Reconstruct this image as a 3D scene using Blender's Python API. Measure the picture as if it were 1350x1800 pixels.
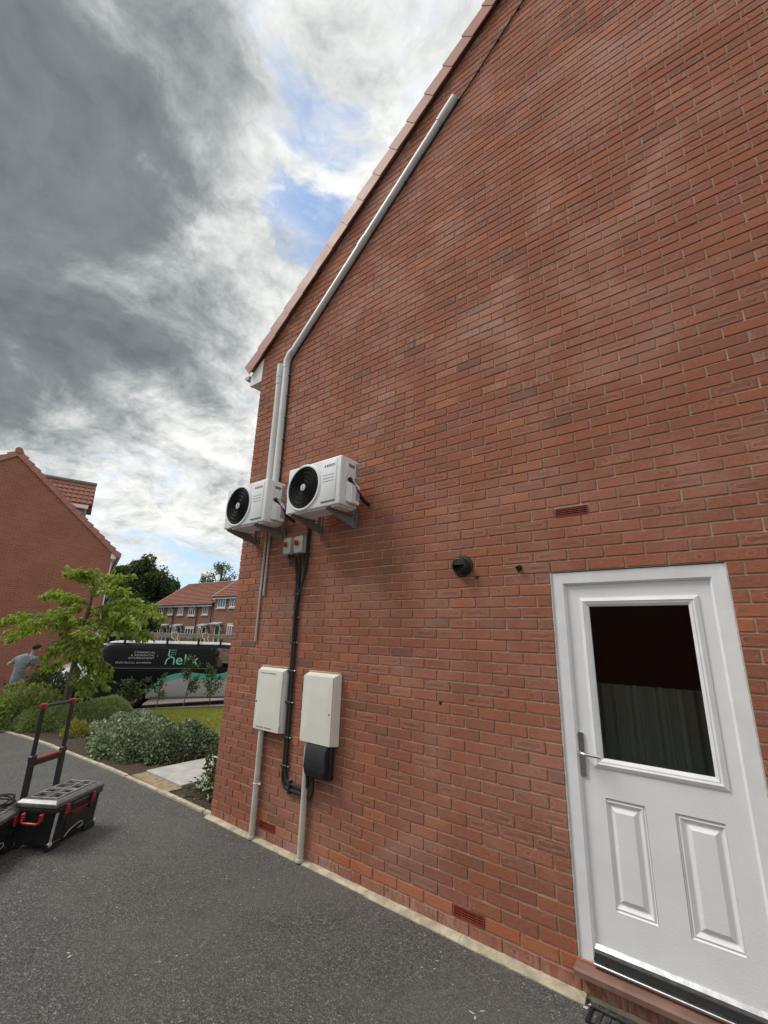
import bpy, bmesh, math, random
import numpy as np
from mathutils import Vector, Matrix
random.seed(7)
RS = np.random.RandomState(11)
R = math.radians
for o in list(bpy.data.objects): bpy.data.objects.remove(o)
SC = bpy.context.scene
COL = SC.collection

# ------------------------------------------------------------------ camera
F, PITCH, YAW, ROLL = 773.46, 0.27608, 0.66787, 0.02894
CAM = Vector((4.537, -3.029, 1.822))
fwd = Vector((-math.sin(YAW)*math.cos(PITCH), math.cos(YAW)*math.cos(PITCH), math.sin(PITCH)))
rgt0 = Vector((math.cos(YAW), math.sin(YAW), 0)); up0 = rgt0.cross(fwd)
rgt = rgt0*math.cos(ROLL) + up0*math.sin(ROLL); upv = -rgt0*math.sin(ROLL) + up0*math.cos(ROLL)
cd = bpy.data.cameras.new('camera'); cam = bpy.data.objects.new('camera', cd); COL.objects.link(cam)
cam.matrix_world = Matrix(((rgt.x, upv.x, -fwd.x, CAM.x), (rgt.y, upv.y, -fwd.y, CAM.y), (rgt.z, upv.z, -fwd.z, CAM.z), (0, 0, 0, 1)))
cd.sensor_fit = 'VERTICAL'; cd.sensor_height = 24; cd.lens = F/1800*24
cd.clip_start = 0.05; cd.clip_end = 2000
SC.camera = cam
SC.render.resolution_x, SC.render.resolution_y = 768, 1024

# ------------------------------------------------------------------ light
SUN_EL, SUN_AZ = R(52), Vector((-0.62, -0.42))         # direction towards the sun (horizontal part)
SUN_AZ.normalize()
sun_dir = Vector((SUN_AZ.x*math.cos(SUN_EL), SUN_AZ.y*math.cos(SUN_EL), math.sin(SUN_EL)))
sd = bpy.data.lights.new('sun', 'SUN'); sd.energy = 1.5; sd.angle = R(22); sd.color = (1, 0.96, 0.9)
so = bpy.data.objects.new('sun', sd); COL.objects.link(so)
so.rotation_euler = (-sun_dir).to_track_quat('-Z', 'Y').to_euler(); so.location = (0, -6, 20)
SC.view_settings.view_transform = 'Standard'; SC.view_settings.look = 'None'
SC.view_settings.exposure = 0.76; SC.view_settings.gamma = 1.0
SC.view_settings.use_curve_mapping = False

def ray(px, py):
    return fwd + rgt*((px-675)/F) - upv*((py-900)/F)

class NT:
    """tiny node helper"""
    def __init__(s, tree): s.t = tree; s.n = tree.nodes; s.l = tree.links
    def add(s, typ, **kw):
        n = s.n.new('ShaderNode'+typ)
        for k, v in kw.items():
            if k.startswith('_'): setattr(n, k[1:], v)
        for k, v in kw.items():
            if not k.startswith('_'):
                sock = n.inputs[int(k[1:])] if (k[0] == 'i' and k[1:].isdigit()) else n.inputs[k.replace('__', ' ')]
                if hasattr(v, 'is_output'): s.l.new(v, sock)
                else: sock.default_value = v
        return n
    def math(s, op, a, b=0.0, c=None, clamp=False):
        n = s.n.new('ShaderNodeMath'); n.operation = op; n.use_clamp = clamp
        for i, v in enumerate((a, b, c)):
            if v is None: continue
            if hasattr(v, 'is_output'): s.l.new(v, n.inputs[i])
            else: n.inputs[i].default_value = v
        return n.outputs[0]
    def mix(s, f, a, b, blend='MIX'):
        n = s.n.new('ShaderNodeMix'); n.data_type = 'RGBA'; n.blend_type = blend
        for i, v in ((0, f), (6, a), (7, b)):
            if hasattr(v, 'is_output'): s.l.new(v, n.inputs[i])
            else: n.inputs[i].default_value = (tuple(v)+(1,))[:4] if isinstance(v, (tuple, list)) else v
        return n.outputs[2]
    def smooth(s, v, a, b, lo=0.0, hi=1.0):
        n = s.n.new('ShaderNodeMapRange'); n.interpolation_type = 'SMOOTHSTEP'
        s.l.new(v, n.inputs[0])
        for i, x in enumerate((a, b, lo, hi)): n.inputs[i+1].default_value = x
        return n.outputs[0]
    def ramp(s, f, stops, interp='LINEAR'):
        n = s.n.new('ShaderNodeValToRGB'); n.color_ramp.interpolation = interp
        e = n.color_ramp.elements
        while len(e) < len(stops): e.new(0.5)
        for el, (p, c) in zip(e, stops): el.position = p; el.color = (tuple(c)+(1,))[:4]
        s.l.new(f, n.inputs[0]); return n.outputs[0]
    def noise(s, vec, scale, detail=4, rough=0.55, dist=0.0, dim='3D'):
        n = s.n.new('ShaderNodeTexNoise'); n.noise_dimensions = dim
        n.inputs['Scale'].default_value = scale; n.inputs['Detail'].default_value = detail
        n.inputs['Roughness'].default_value = rough; n.inputs['Distortion'].default_value = dist
        if vec is not None: s.l.new(vec, n.inputs['Vector'])
        return n.outputs[0]

# ------------------------------------------------------------------ sky with clouds
W = bpy.data.worlds.new('World'); SC.world = W; W.use_nodes = True
nt = NT(W.node_tree); nt.n.clear()
out = nt.add('OutputWorld'); bg = nt.add('Background', Strength=0.1); nt.l.new(bg.outputs[0], out.inputs[0])
sky = nt.add('TexSky', _sky_type='NISHITA', _sun_disc=False, _sun_elevation=SUN_EL,
             _sun_rotation=math.atan2(sun_dir.x, sun_dir.y), _air_density=1.0, _dust_density=1.0, _ozone_density=1.5)
tc = nt.add('TexCoord'); sep = nt.add('SeparateXYZ', Vector=tc.outputs['Generated'])
SK = 0.28                                              # flattens the cloud sheet towards the horizon
zc = nt.math('MAXIMUM', sep.outputs[2], 0.0); den = nt.math('ADD', zc, SK)
px_ = nt.math('DIVIDE', sep.outputs[0], den); py_ = nt.math('DIVIDE', sep.outputs[1], den)
P = nt.add('CombineXYZ', X=px_, Y=py_, Z=0.0).outputs[0]
def plane_pt(px, py):
    d = ray(px, py).normalized(); z = max(d.z, 0)+SK
    return (d.x/z, d.y/z, 0)
warp = nt.add('TexNoise', Scale=2.6, Detail=4.0); nt.l.new(P, warp.inputs['Vector'])
wv = nt.add('VectorMath', _operation='MULTIPLY_ADD', i0=warp.outputs[1], i1=(0.22, 0.22, 0), i2=P).outputs[0]
big = nt.noise(wv, 1.6, 3, 0.5)
mid = nt.noise(wv, 4.0, 12, 0.60)
puff = nt.noise(wv, 9.0, 12, 0.64)
fine = nt.noise(wv, 24.0, 10, 0.66)
def blob(px, py, radius, wobble=0.35):
    n = nt.add('VectorMath', _operation='DISTANCE', i0=wv, i1=tuple(Vector(plane_pt(px, py))+Vector((0.11, 0.11, 0))))
    d = nt.math('ADD', n.outputs['Value'], nt.math('MULTIPLY', nt.math('SUBTRACT', mid, 0.5), wobble*2*radius))
    return nt.smooth(d, radius*1.3, radius*0.5)
# cloud cover: high everywhere, a break over the roof and a clear strip low down
hole = nt.math('MAXIMUM', blob(548, 385, 0.075, 2.2), nt.math('MULTIPLY', blob(590, 215, 0.05, 2.5), 0.45))
cover = nt.math('ADD', nt.math('MULTIPLY', mid, 0.65), nt.math('MULTIPLY', puff, 0.38))
cover = nt.math('ADD', cover, nt.math('MULTIPLY', big, 0.22))
cover = nt.math('SUBTRACT', cover, nt.math('MULTIPLY', hole, 0.17))
low = nt.smooth(sep.outputs[2], 0.24, 0.09)
cover = nt.math('SUBTRACT', cover, nt.math('MULTIPLY', low, 0.19))
alpha = nt.smooth(cover, 0.39, 0.61)
# thickness -> grey undersides
bank = nt.math('MAXIMUM', blob(-20, 225, 0.38, 0.75), blob(-600, 300, 0.80, 0.4))
bank = nt.math('MAXIMUM', bank, nt.math('MULTIPLY', blob(320, 110, 0.13, 0.9), 0.7))
bank = nt.math('MAXIMUM', bank, nt.math('MULTIPLY', blob(150, 450, 0.16, 0.9), 0.75))
bank2 = blob(230, 640, 0.22, 1.0)
thick = nt.math('ADD', nt.math('MULTIPLY', nt.math('SUBTRACT', nt.noise(wv, 3.4, 9, 0.6), 0.5), 1.25), nt.math('MULTIPLY', nt.math('SUBTRACT', puff, 0.5), 1.9))
thick = nt.math('ADD', thick, nt.math('MULTIPLY', nt.math('SUBTRACT', fine, 0.5), 0.55))
thick = nt.math('MULTIPLY', thick, nt.smooth(sep.outputs[2], 0.0, 0.30, 0.35, 1.0))
thick = nt.math('MULTIPLY', thick, nt.math('SUBTRACT', 1.0, nt.math('MULTIPLY', bank, 0.58)))
thick = nt.math('ADD', thick, nt.math('MULTIPLY', bank, 0.88))
thick = nt.math('ADD', thick, nt.math('MULTIPLY', bank2, 0.12))
ccol = nt.ramp(nt.math('ADD', nt.math('MULTIPLY', thick, 0.56), 0.255, clamp=True),
               [(0.0, (7.2, 7.2, 6.9)), (0.16, (6.0, 6.05, 5.85)), (0.36, (4.2, 4.33, 4.25)), (0.52, (2.6, 2.78, 2.8)), (0.68, (1.45, 1.63, 1.72)), (0.92, (0.80, 0.95, 1.04))])
alpha = nt.math('MAXIMUM', alpha, nt.smooth(bank, 0.0, 0.45))
blue = nt.mix(0.45, nt.mix(1.0, sky.outputs[0], (1.1, 1.15, 1.25), 'MULTIPLY'), (2.1, 3.2, 5.0))
blue = nt.mix(nt.smooth(sep.outputs[2], 0.30, 0.02, 0.0, 0.8), blue, (3.9, 5.3, 6.4))
skyc = nt.mix(alpha, blue, ccol)
nt.l.new(skyc, bg.inputs['Color'])

# ------------------------------------------------------------------ materials
MATS = {}
def mat(name, col=(0.5, 0.5, 0.5), rough=0.6, metal=0.0, var=0.0, vscale=8.0, bump=0.0, bscale=60.0, spec=0.5, coat=0.0, fn=None):
    if name in MATS: return MATS[name]
    m = bpy.data.materials.new(name); m.use_nodes = True
    t = NT(m.node_tree); b = t.n['Principled BSDF']
    b.inputs['Base Color'].default_value = (*col, 1); b.inputs['Roughness'].default_value = rough
    b.inputs['Metallic'].default_value = metal; b.inputs['Specular IOR Level'].default_value = spec
    b.inputs['Coat Weight'].default_value = coat
    g = t.add('NewGeometry').outputs['Position']
    if var > 0:
        n = t.noise(g, vscale, 6, 0.6)
        c = t.mix(t.smooth(n, 0.3, 0.7), tuple(x*(1-var) for x in col), tuple(min(1, x*(1+var)) for x in col))
        t.l.new(c, b.inputs['Base Color'])
        rn = t.math('MULTIPLY_ADD', n, 0.25, max(0.02, rough-0.12)); t.l.new(rn, b.inputs['Roughness'])
    if bump > 0:
        bn = t.add('Bump', Strength=bump, Distance=0.01, Height=t.noise(g, bscale, 5, 0.6)); t.l.new(bn.outputs[0], b.inputs['Normal'])
    if fn: fn(t, b, g)
    MATS[name] = m; return m

def brick_fn(t, b, g):
    tint = t.add('Attribute', _attribute_name='tint').outputs['Fac']
    mark = t.add('Attribute', _attribute_name='mark').outputs['Fac']
    eff = t.add('Attribute', _attribute_name='eff').outputs['Fac']
    base = t.ramp(tint, [(0.0, (0.195, 0.092, 0.066)), (0.16, (0.262, 0.102, 0.064)), (0.45, (0.305, 0.107, 0.062)), (0.75, (0.345, 0.118, 0.064)), (0.92, (0.41, 0.148, 0.072)), (1.0, (0.42, 0.12, 0.044))])
    st = t.add('VectorMath', _operation='MULTIPLY', i0=g, i1=(28, 28, 110)).outputs[0]
    streak = t.noise(st, 1.0, 6, 0.65)
    base = t.mix(t.smooth(streak, 0.50, 0.74, 0, 0.6), base, (0.15, 0.065, 0.05))
    base = t.mix(t.smooth(t.noise(g, 55, 5, 0.65), 0.50, 0.72, 0, 0.45), base, (0.47, 0.20, 0.125))
    uv = t.add('UVMap', _uv_map='buv').outputs[0]
    s = t.add('SeparateXYZ', Vector=uv); u = t.math('ABSOLUTE', t.math('SUBTRACT', s.outputs[0], 0.5)); v = t.math('ABSOLUTE', t.math('SUBTRACT', s.outputs[1], 0.5))
    wob = t.math('MULTIPLY', t.math('SUBTRACT', t.noise(g, 38, 5, 0.6), 0.5), 0.030)
    fade = t.smooth(t.noise(g, 7, 4), 0.35, 0.62)
    # long oval
    du = t.math('MAXIMUM', t.math('SUBTRACT', u, 0.068), 0.0)
    d1 = t.math('ADD', t.math('SQRT', t.math('ADD', t.math('MULTIPLY', du, du), t.math('MULTIPLY', v, v))), wob)
    d2x = t.math('SUBTRACT', u, 0.04); d2 = t.math('ADD', t.math('SQRT', t.math('ADD', t.math('MULTIPLY', d2x, d2x), t.math('MULTIPLY', v, v))), wob)
    is1 = t.math('GREATER_THAN', mark, 0.5); is2 = t.math('GREATER_THAN', mark, 1.5)
    d = t.math('ADD', t.math('MULTIPLY', d1, t.math('SUBTRACT', 1.0, is2)), t.math('MULTIPLY', d2, is2))
    ring = t.math('SUBTRACT', 1.0, t.smooth(t.math('ABSOLUTE', t.math('SUBTRACT', d, 0.017)), 0.0005, 0.0055))
    inner = t.math('MULTIPLY', t.smooth(d, 0.018, 0.006), t.smooth(streak, 0.35, 0.6, 0.35, 1.0))
    base = t.mix(t.math('MULTIPLY', t.math('MULTIPLY', inner, is1), t.math('MULTIPLY', fade, 0.75)), base, (0.15, 0.075, 0.055))
    base = t.mix(t.math('MULTIPLY', t.math('MULTIPLY', ring, is1), t.math('MULTIPLY', fade, 0.6)), base, (0.46, 0.24, 0.16))
    # lime bloom (efflorescence): stains in patches, stronger higher up to paint in more light
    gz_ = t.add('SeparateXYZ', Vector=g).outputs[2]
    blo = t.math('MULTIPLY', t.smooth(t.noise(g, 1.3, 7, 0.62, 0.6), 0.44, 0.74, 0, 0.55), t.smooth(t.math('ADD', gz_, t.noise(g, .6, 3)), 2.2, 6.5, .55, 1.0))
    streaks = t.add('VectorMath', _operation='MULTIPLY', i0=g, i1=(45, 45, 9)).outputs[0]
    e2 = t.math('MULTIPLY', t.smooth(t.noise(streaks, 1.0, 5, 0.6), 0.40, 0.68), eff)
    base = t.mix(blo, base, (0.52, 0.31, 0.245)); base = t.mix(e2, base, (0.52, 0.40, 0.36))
    t.l.new(base, b.inputs['Base Color'])
    h = t.math('ADD', t.math('MULTIPLY', streak, 0.8), t.noise(g, 180, 5, 0.7))
    h = t.math('ADD', h, t.math('MULTIPLY', t.noise(g, 35, 3), 1.4))
    bn = t.add('Bump', Strength=0.55, Distance=0.004, Height=h); t.l.new(bn.outputs[0], b.inputs['Normal'])
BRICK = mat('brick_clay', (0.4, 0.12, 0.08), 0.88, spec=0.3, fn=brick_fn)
def mortar_fn(t, b, g):
    n = t.noise(g, 9, 8, 0.65)
    c = t.ramp(n, [(0.25, (0.34, 0.275, 0.195)), (0.55, (0.52, 0.435, 0.32)), (0.8, (0.64, 0.56, 0.445))])
    t.l.new(c, b.inputs['Base Color'])
    bn = t.add('Bump', Strength=0.6, Distance=0.004, Height=t.noise(g, 150, 5, 0.7)); t.l.new(bn.outputs[0], b.inputs['Normal'])
MORTAR = mat('mortar', (0.42, 0.36, 0.28), 0.92, spec=0.2, fn=mortar_fn)

def texbrick(name, c1, c2, mort, axis=(1, 0)):
    """brick bond as a material, for walls too far off to tell the bricks apart; object coords: x along, z up"""
    def fn(t, b, g):
        o = t.add('TexCoord').outputs['Object']; s = t.add('SeparateXYZ', Vector=o)
        along = t.math('ADD', t.math('MULTIPLY', s.outputs[0], axis[0]), t.math('MULTIPLY', s.outputs[1], axis[1]))
        v = t.add('CombineXYZ', X=along, Y=s.outputs[2], Z=0.0).outputs[0]
        bt = t.add('TexBrick', Vector=v, Color1=(*c1, 1), Color2=(*c2, 1), Mortar=(*mort, 1), Scale=1.0)
        bt.inputs['Mortar Size'].default_value = 0.006; bt.inputs['Brick Width'].default_value = 0.225; bt.inputs['Row Height'].default_value = 0.075
        bt.inputs['Bias'].default_value = -0.1; bt.inputs['Mortar Smooth'].default_value = 0.2
        n = t.noise(g, 0.8, 7, 0.65)
        c = t.mix(t.smooth(n, 0.35, 0.7, 0, 0.28), bt.outputs[0], tuple(x*0.62 for x in c1))
        c = t.mix(t.smooth(t.noise(g, 6, 6, 0.7), 0.5, 0.8, 0, 0.3), c, mort)
        t.l.new(c, b.inputs['Base Color'])
        bn = t.add('Bump', Strength=0.5, Distance=0.006, Height=t.math('SUBTRACT', 1.0, bt.outputs[1])); t.l.new(bn.outputs[0], b.inputs['Normal'])
    return mat(name, c1, 0.9, spec=0.25, fn=fn)

def tarmac_fn(t, b, g):
    vo = t.add('TexVoronoi', Scale=125.0); t.l.new(g, vo.inputs['Vector'])
    sp = t.add('SeparateColor', Color=vo.outputs['Color']).outputs[0]
    base = t.ramp(sp, [(0.0, (0.045, 0.043, 0.041)), (0.55, (0.088, 0.084, 0.079)), (0.9, (0.15, 0.142, 0.133)), (0.985, (0.19, 0.18, 0.17)), (1.0, (0.34, 0.33, 0.31))])
    wear = t.noise(g, 0.9, 6, 0.6); base = t.mix(t.smooth(wear, 0.4, 0.68, 0, 0.5), base, (0.13, 0.122, 0.112))
    w2 = t.noise(g, 4.0, 6, 0.65); base = t.mix(t.smooth(w2, 0.52, 0.75, 0, 0.35), base, (0.045, 0.043, 0.042))
    sv = t.add('TexVoronoi', Scale=16.0); t.l.new(g, sv.inputs['Vector'])
    sc = t.add('SeparateColor', Color=sv.outputs['Color']).outputs[1]
    spot = t.math('MULTIPLY', t.smooth(sv.outputs['Distance'], 0.16, 0.06), t.math('GREATER_THAN', sc, 0.88))
    base = t.mix(t.math('MULTIPLY', spot, 0.75), base, (0.42, 0.41, 0.38))
    t.l.new(base, b.inputs['Base Color'])
    h = t.math('ADD', vo.outputs['Distance'], t.math('MULTIPLY', t.noise(g, 45, 5, 0.7), 1.2))
    bn = t.add('Bump', Strength=0.9, Distance=0.006, Height=h); t.l.new(bn.outputs[0], b.inputs['Normal'])
TARMAC = mat('tarmac', (0.06, 0.06, 0.06), 0.82, spec=0.4, fn=tarmac_fn)

def leaf_mat(name, a, bcol, c, trans=0.35, rough=0.5):
    def fn(t, b, g):
        tint = t.add('Attribute', _attribute_name='tint').outputs['Fac']
        col = t.ramp(tint, [(0.0, a), (0.55, bcol), (1.0, c)])
        t.l.new(col, b.inputs['Base Color'])
        tr = t.add('BsdfTranslucent'); t.l.new(t.mix(1.0, col, (1.0, 1.15, 0.55), 'MULTIPLY'), tr.inputs[0])
        mx = t.add('MixShader', Fac=trans); t.l.new(b.outputs[0], mx.inputs[1]); t.l.new(tr.outputs[0], mx.inputs[2])
        t.l.new(mx.outputs[0], t.n['Material Output'].inputs[0])
    return mat(name, bcol, rough, spec=0.4, fn=fn)

WHITE = mat('white_enamel', (0.80, 0.81, 0.82), 0.38, var=0.03, vscale=12)
WHITE_DIRTY = mat('white_gloss_trim', (0.75, 0.75, 0.74), 0.45, var=0.06, vscale=9, bump=0.05, bscale=120)
UPVC = mat('white_upvc', (0.80, 0.80, 0.80), 0.4, var=0.05, vscale=7)
CREAM = mat('cream_grp', (0.76, 0.735, 0.655), 0.5, var=0.03, vscale=7, bump=0.05, bscale=150)
PIPE = mat('cream_pipe', (0.56, 0.53, 0.455), 0.55, var=0.10, vscale=9)
BLACKP = mat('black_plastic', (0.018, 0.018, 0.019), 0.45, var=0.2, vscale=20)
BLACKR = mat('black_rubber', (0.02, 0.02, 0.02), 0.8)
GALV = mat('galvanised_steel', (0.34, 0.34, 0.34), 0.42, 0.75, var=0.15, vscale=25)
CHROME = mat('polished_chrome', (0.72, 0.71, 0.69), 0.14, 1.0)
ALU = mat('aluminium', (0.62, 0.62, 0.62), 0.28, 1.0, var=0.1, vscale=30)
DARKV = mat('dark_void', (0.005, 0.005, 0.006), 0.8, spec=.15)

# ------------------------------------------------------------------ mesh helpers
def link(o, parent=None):
    COL.objects.link(o)
    if parent is not None: o.parent = parent
    return o
def tag(o, label=None, cat=None, group=None, kind=None):
    if label: o['label'] = label
    if cat: o['category'] = cat
    if group: o['group'] = group
    if kind: o['kind'] = kind
    return o
def empty(name, loc=(0, 0, 0), rz=0.0, label=None, cat=None, group=None):
    o = bpy.data.objects.new(name, None); o.location = loc; o.rotation_euler = (0, 0, rz); o.empty_display_size = 0.1
    link(o); return tag(o, label, cat, group)

class MB:
    def __init__(s): s.bm = bmesh.new()
    def box(s, x0, x1, y0, y1, z0, z1, bev=0.0, M=None, seg=1):
        m = Matrix.Translation(((x0+x1)/2, (y0+y1)/2, (z0+z1)/2)) @ Matrix.Diagonal((abs(x1-x0), abs(y1-y0), abs(z1-z0), 1))
        r = bmesh.ops.create_cube(s.bm, size=1.0, matrix=m)
        vs = r['verts']
        if bev > 0:
            es = list({e for v in vs for e in v.link_edges})
            rb = bmesh.ops.bevel(s.bm, geom=es, offset=bev, segments=seg, affect='EDGES', profile=0.5)
            vs = list({v for f in rb['faces'] for v in f.verts} | {v for v in vs if v.is_valid})
        if M is not None: bmesh.ops.transform(s.bm, matrix=M, verts=vs)
        return s
    def face(s, pts):
        s.bm.faces.new([s.bm.verts.new(p) for p in pts]); return s
    def prism(s, poly, vec):
        """poly: list of 3D points (planar), extruded by vec"""
        a = [s.bm.verts.new(p) for p in poly]; v = Vector(vec)
        b = [s.bm.verts.new(Vector(p)+v) for p in poly]
        s.bm.faces.new(a[::-1]); s.bm.faces.new(b); n = len(a)
        for i in range(n): s.bm.faces.new((a[i], a[(i+1) % n], b[(i+1) % n], b[i]))
        return s
    def tube(s, pts, r, n=8, cap=True, r1=None):
        pts = [Vector(p) for p in pts]; rings = []; prev = None; m = len(pts)
        for i, p in enumerate(pts):
            d = ((pts[min(i+1, m-1)]-pts[max(i-1, 0)])).normalized()
            if prev is None:
                a = d.orthogonal().normalized()
            else:
                a = (prev - d*prev.dot(d)).normalized()
            prev = a; b = d.cross(a); rr = r if r1 is None else r+(r1-r)*i/(m-1)
            rings.append([s.bm.verts.new(p+(a*math.cos(2*math.pi*k/n)+b*math.sin(2*math.pi*k/n))*rr) for k in range(n)])
        for i in range(m-1):
            for k in range(n): s.bm.faces.new((rings[i][k], rings[i][(k+1) % n], rings[i+1][(k+1) % n], rings[i+1][k]))
        if cap: s.bm.faces.new(rings[0][::-1]); s.bm.faces.new(rings[-1])
        return s
    def ring(s, c, axis, R0, r, n=32, k=6):
        """torus"""
        axis = Vector(axis).normalized(); a = axis.orthogonal().normalized(); b = axis.cross(a); c = Vector(c); rows = []
        for i in range(n):
            t = 2*math.pi*i/n; d = a*math.cos(t)+b*math.sin(t)
            rows.append([s.bm.verts.new(c+d*(R0+r*math.cos(2*math.pi*j/k))+axis*r*math.sin(2*math.pi*j/k)) for j in range(k)])
        for i in range(n):
            for j in range(k): s.bm.faces.new((rows[i][j], rows[(i+1) % n][j], rows[(i+1) % n][(j+1) % k], rows[i][(j+1) % k]))
        return s
    def lathe(s, c, axis, prof, n=24):
        """prof: [(dist along axis, radius)]"""
        axis = Vector(axis).normalized(); a = axis.orthogonal().normalized(); b = axis.cross(a); c = Vector(c); rows = []
        for h, r in prof:
            if r < 1e-6: rows.append([s.bm.verts.new(c+axis*h)])
            else: rows.append([s.bm.verts.new(c+axis*h+(a*math.cos(2*math.pi*k/n)+b*math.sin(2*math.pi*k/n))*r) for k in range(n)])
        for p, q in zip(rows, rows[1:]):
            for k in range(n):
                f = [p[k % len(p)], p[(k+1) % n % len(p)], q[(k+1) % n % len(q)], q[k % len(q)]]
                u = []
                for v in f:
                    if v not in u: u.append(v)
                if len(u) > 2: s.bm.faces.new(u)
        return s
    def build(s, name, m, parent=None, smooth=False, M=None):
        if M is not None: bmesh.ops.transform(s.bm, matrix=M, verts=s.bm.verts)
        bmesh.ops.recalc_face_normals(s.bm, faces=s.bm.faces)
        me = bpy.data.meshes.new(name); s.bm.to_mesh(me); s.bm.free()
        for mm in (m if isinstance(m, (list, tuple)) else [m]): me.materials.append(mm)
        if smooth:
            me.polygons.foreach_set('use_smooth', [True]*len(me.polygons))
            try: me.set_sharp_from_angle(angle=R(38))
            except Exception: pass
        o = bpy.data.objects.new(name, me); return link(o, parent)

def np_mesh(name, verts, faces, m, parent=None, attrs=None, smooth=False):
    """verts (N,3), faces (M,k) equal size k"""
    verts = np.asarray(verts, dtype=np.float32); faces = np.asarray(faces, dtype=np.int32); k = faces.shape[1]
    me = bpy.data.meshes.new(name); me.vertices.add(len(verts)); me.vertices.foreach_set('co', verts.ravel())
    me.loops.add(faces.size); me.loops.foreach_set('vertex_index', faces.ravel())
    me.polygons.add(len(faces)); me.polygons.foreach_set('loop_start', np.arange(0, faces.size, k, dtype=np.int32))
    me.polygons.foreach_set('use_smooth', np.full(len(faces), bool(smooth)))
    me.update(calc_edges=True)
    for an, av in (attrs or {}).items():
        a = me.attributes.new(an, 'FLOAT', 'POINT'); a.data.foreach_set('value', np.asarray(av, dtype=np.float32))
    me.materials.append(m)
    o = bpy.data.objects.new(name, me); return link(o, parent)

def text_obj(name, body, size, m, parent, M, extrude=0.001, shear=0.0, align='LEFT', offset=0.0, space=1.0):
    cu = bpy.data.curves.new(name, 'FONT'); cu.body = body; cu.size = size; cu.extrude = extrude; cu.shear = shear
    cu.align_x = align; cu.offset = offset; cu.space_character = space; cu.resolution_u = 3
    t = bpy.data.objects.new(name, cu); COL.objects.link(t)
    dg = bpy.context.evaluated_depsgraph_get(); me = bpy.data.meshes.new_from_object(t.evaluated_get(dg))
    bpy.data.objects.remove(t); bpy.data.curves.remove(cu)
    me.transform(M); me.materials.clear(); me.materials.append(m); me.name = name
    return link(bpy.data.objects.new(name, me), parent)

def copy_tree(o, parent=None):
    c = o.copy(); COL.objects.link(c); c.parent = parent
    for ch in list(o.children): copy_tree(ch, c)
    return c

def zg(x):
    if x >= 0: return 0.0
    if x > -11: return -0.0043*x*x
    return -0.52-0.3*(1-math.exp((x+11)*0.315))
def on_ground(px, py):
    d = ray(px, py); t = 2.0
    while t < 80:
        p = CAM+d*t
        if p.z < zg(p.x): return p
        t += 0.01
    return CAM+d*80
def at(px, py, depth):
    return CAM+ray(px, py)*depth

# ------------------------------------------------------------------ ground sheets
def sheet(name, x0, x1, ya, yb, dz, m, nx=24, ny=2, parent=None, kind='structure'):
    """sheet following the fall of the ground; ya, yb functions of x"""
    V = []; Fc = []
    for i in range(nx+1):
        x = x0+(x1-x0)*i/nx
        for j in range(ny+1):
            y = ya(x)+(yb(x)-ya(x))*j/ny; V.append((x, y, zg(x)+dz))
    for i in range(nx):
        for j in range(ny):
            a = i*(ny+1)+j; Fc.append((a, a+ny+1, a+ny+2, a+1))
    o = np_mesh(name, V, Fc, m, parent, smooth=True)
    return tag(o, kind=kind) if kind else o
k_ = lambda v: (lambda x: v)
def farline(x):                       # garden edge towards the parking court
    return 2.73+(x+9.45)*(4.72-2.73)/(9.45-7.11)
def earth_fn(t, b, g):
    n = t.noise(g, 3, 7, 0.65)
    t.l.new(t.ramp(n, [(0.3, (0.05, 0.06, 0.025)), (0.7, (0.10, 0.09, 0.05))]), b.inputs['Base Color'])
EARTH = mat('rough_ground', (0.09, 0.09, 0.05), 0.95, fn=earth_fn)
sheet('ground', -260, 120, k_(-140), k_(320), -0.03, EARTH, nx=190, ny=4)
sheet('driveway', -9.6, 14, k_(-9.0), k_(0.0), 0.0, TARMAC, nx=60, ny=3)
def pave_fn(t, b, g):
    bt = t.add('TexBrick', Vector=g, Color1=(0.30, 0.235, 0.21, 1), Color2=(0.24, 0.19, 0.175, 1), Mortar=(0.13, 0.11, 0.095, 1), Scale=1.0)
    bt.inputs['Brick Width'].default_value = 0.2; bt.inputs['Row Height'].default_value = 0.1; bt.inputs['Mortar Size'].default_value = 0.005
    c = t.mix(t.smooth(t.noise(g, 1.2, 6, 0.65), 0.4, 0.7, 0, 0.5), bt.outputs[0], (0.19, 0.16, 0.145)); t.l.new(c, b.inputs['Base Color'])
PAVE = mat('block_paving', (0.27, 0.22, 0.2), 0.85, fn=pave_fn)
sheet('parking_court', -26, -9.6, k_(-14), k_(45), -0.008, PAVE, nx=40, ny=4)
sheet('parking_court', -9.6, 4.0, farline, k_(45), -0.008, PAVE, nx=30, ny=4)
sheet('parking_court', -9.6, -8.6, k_(0.0), farline, -0.012, PAVE, nx=6, ny=2)
def soil_fn(t, b, g):
    n = t.noise(g, 22, 8, 0.75); vo = t.add('TexVoronoi', Scale=38.0); t.l.new(g, vo.inputs['Vector'])
    c = t.ramp(n, [(0.3, (0.035, 0.024, 0.016)), (0.55, (0.085, 0.058, 0.036)), (0.75, (0.17, 0.12, 0.075))]); t.l.new(c, b.inputs['Base Color'])
    bn = t.add('Bump', Strength=1.0, Distance=0.03, Height=t.math('ADD', n, vo.outputs['Distance'])); t.l.new(bn.outputs[0], b.inputs['Normal'])
SOIL = mat('bark_mulch', (0.08, 0.06, 0.04), 0.95, fn=soil_fn)
sheet('soil_bed', -9.2, 0.0, k_(0.02), lambda x: min(farline(x), 12), 0.004, SOIL, nx=40, ny=8)
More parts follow.
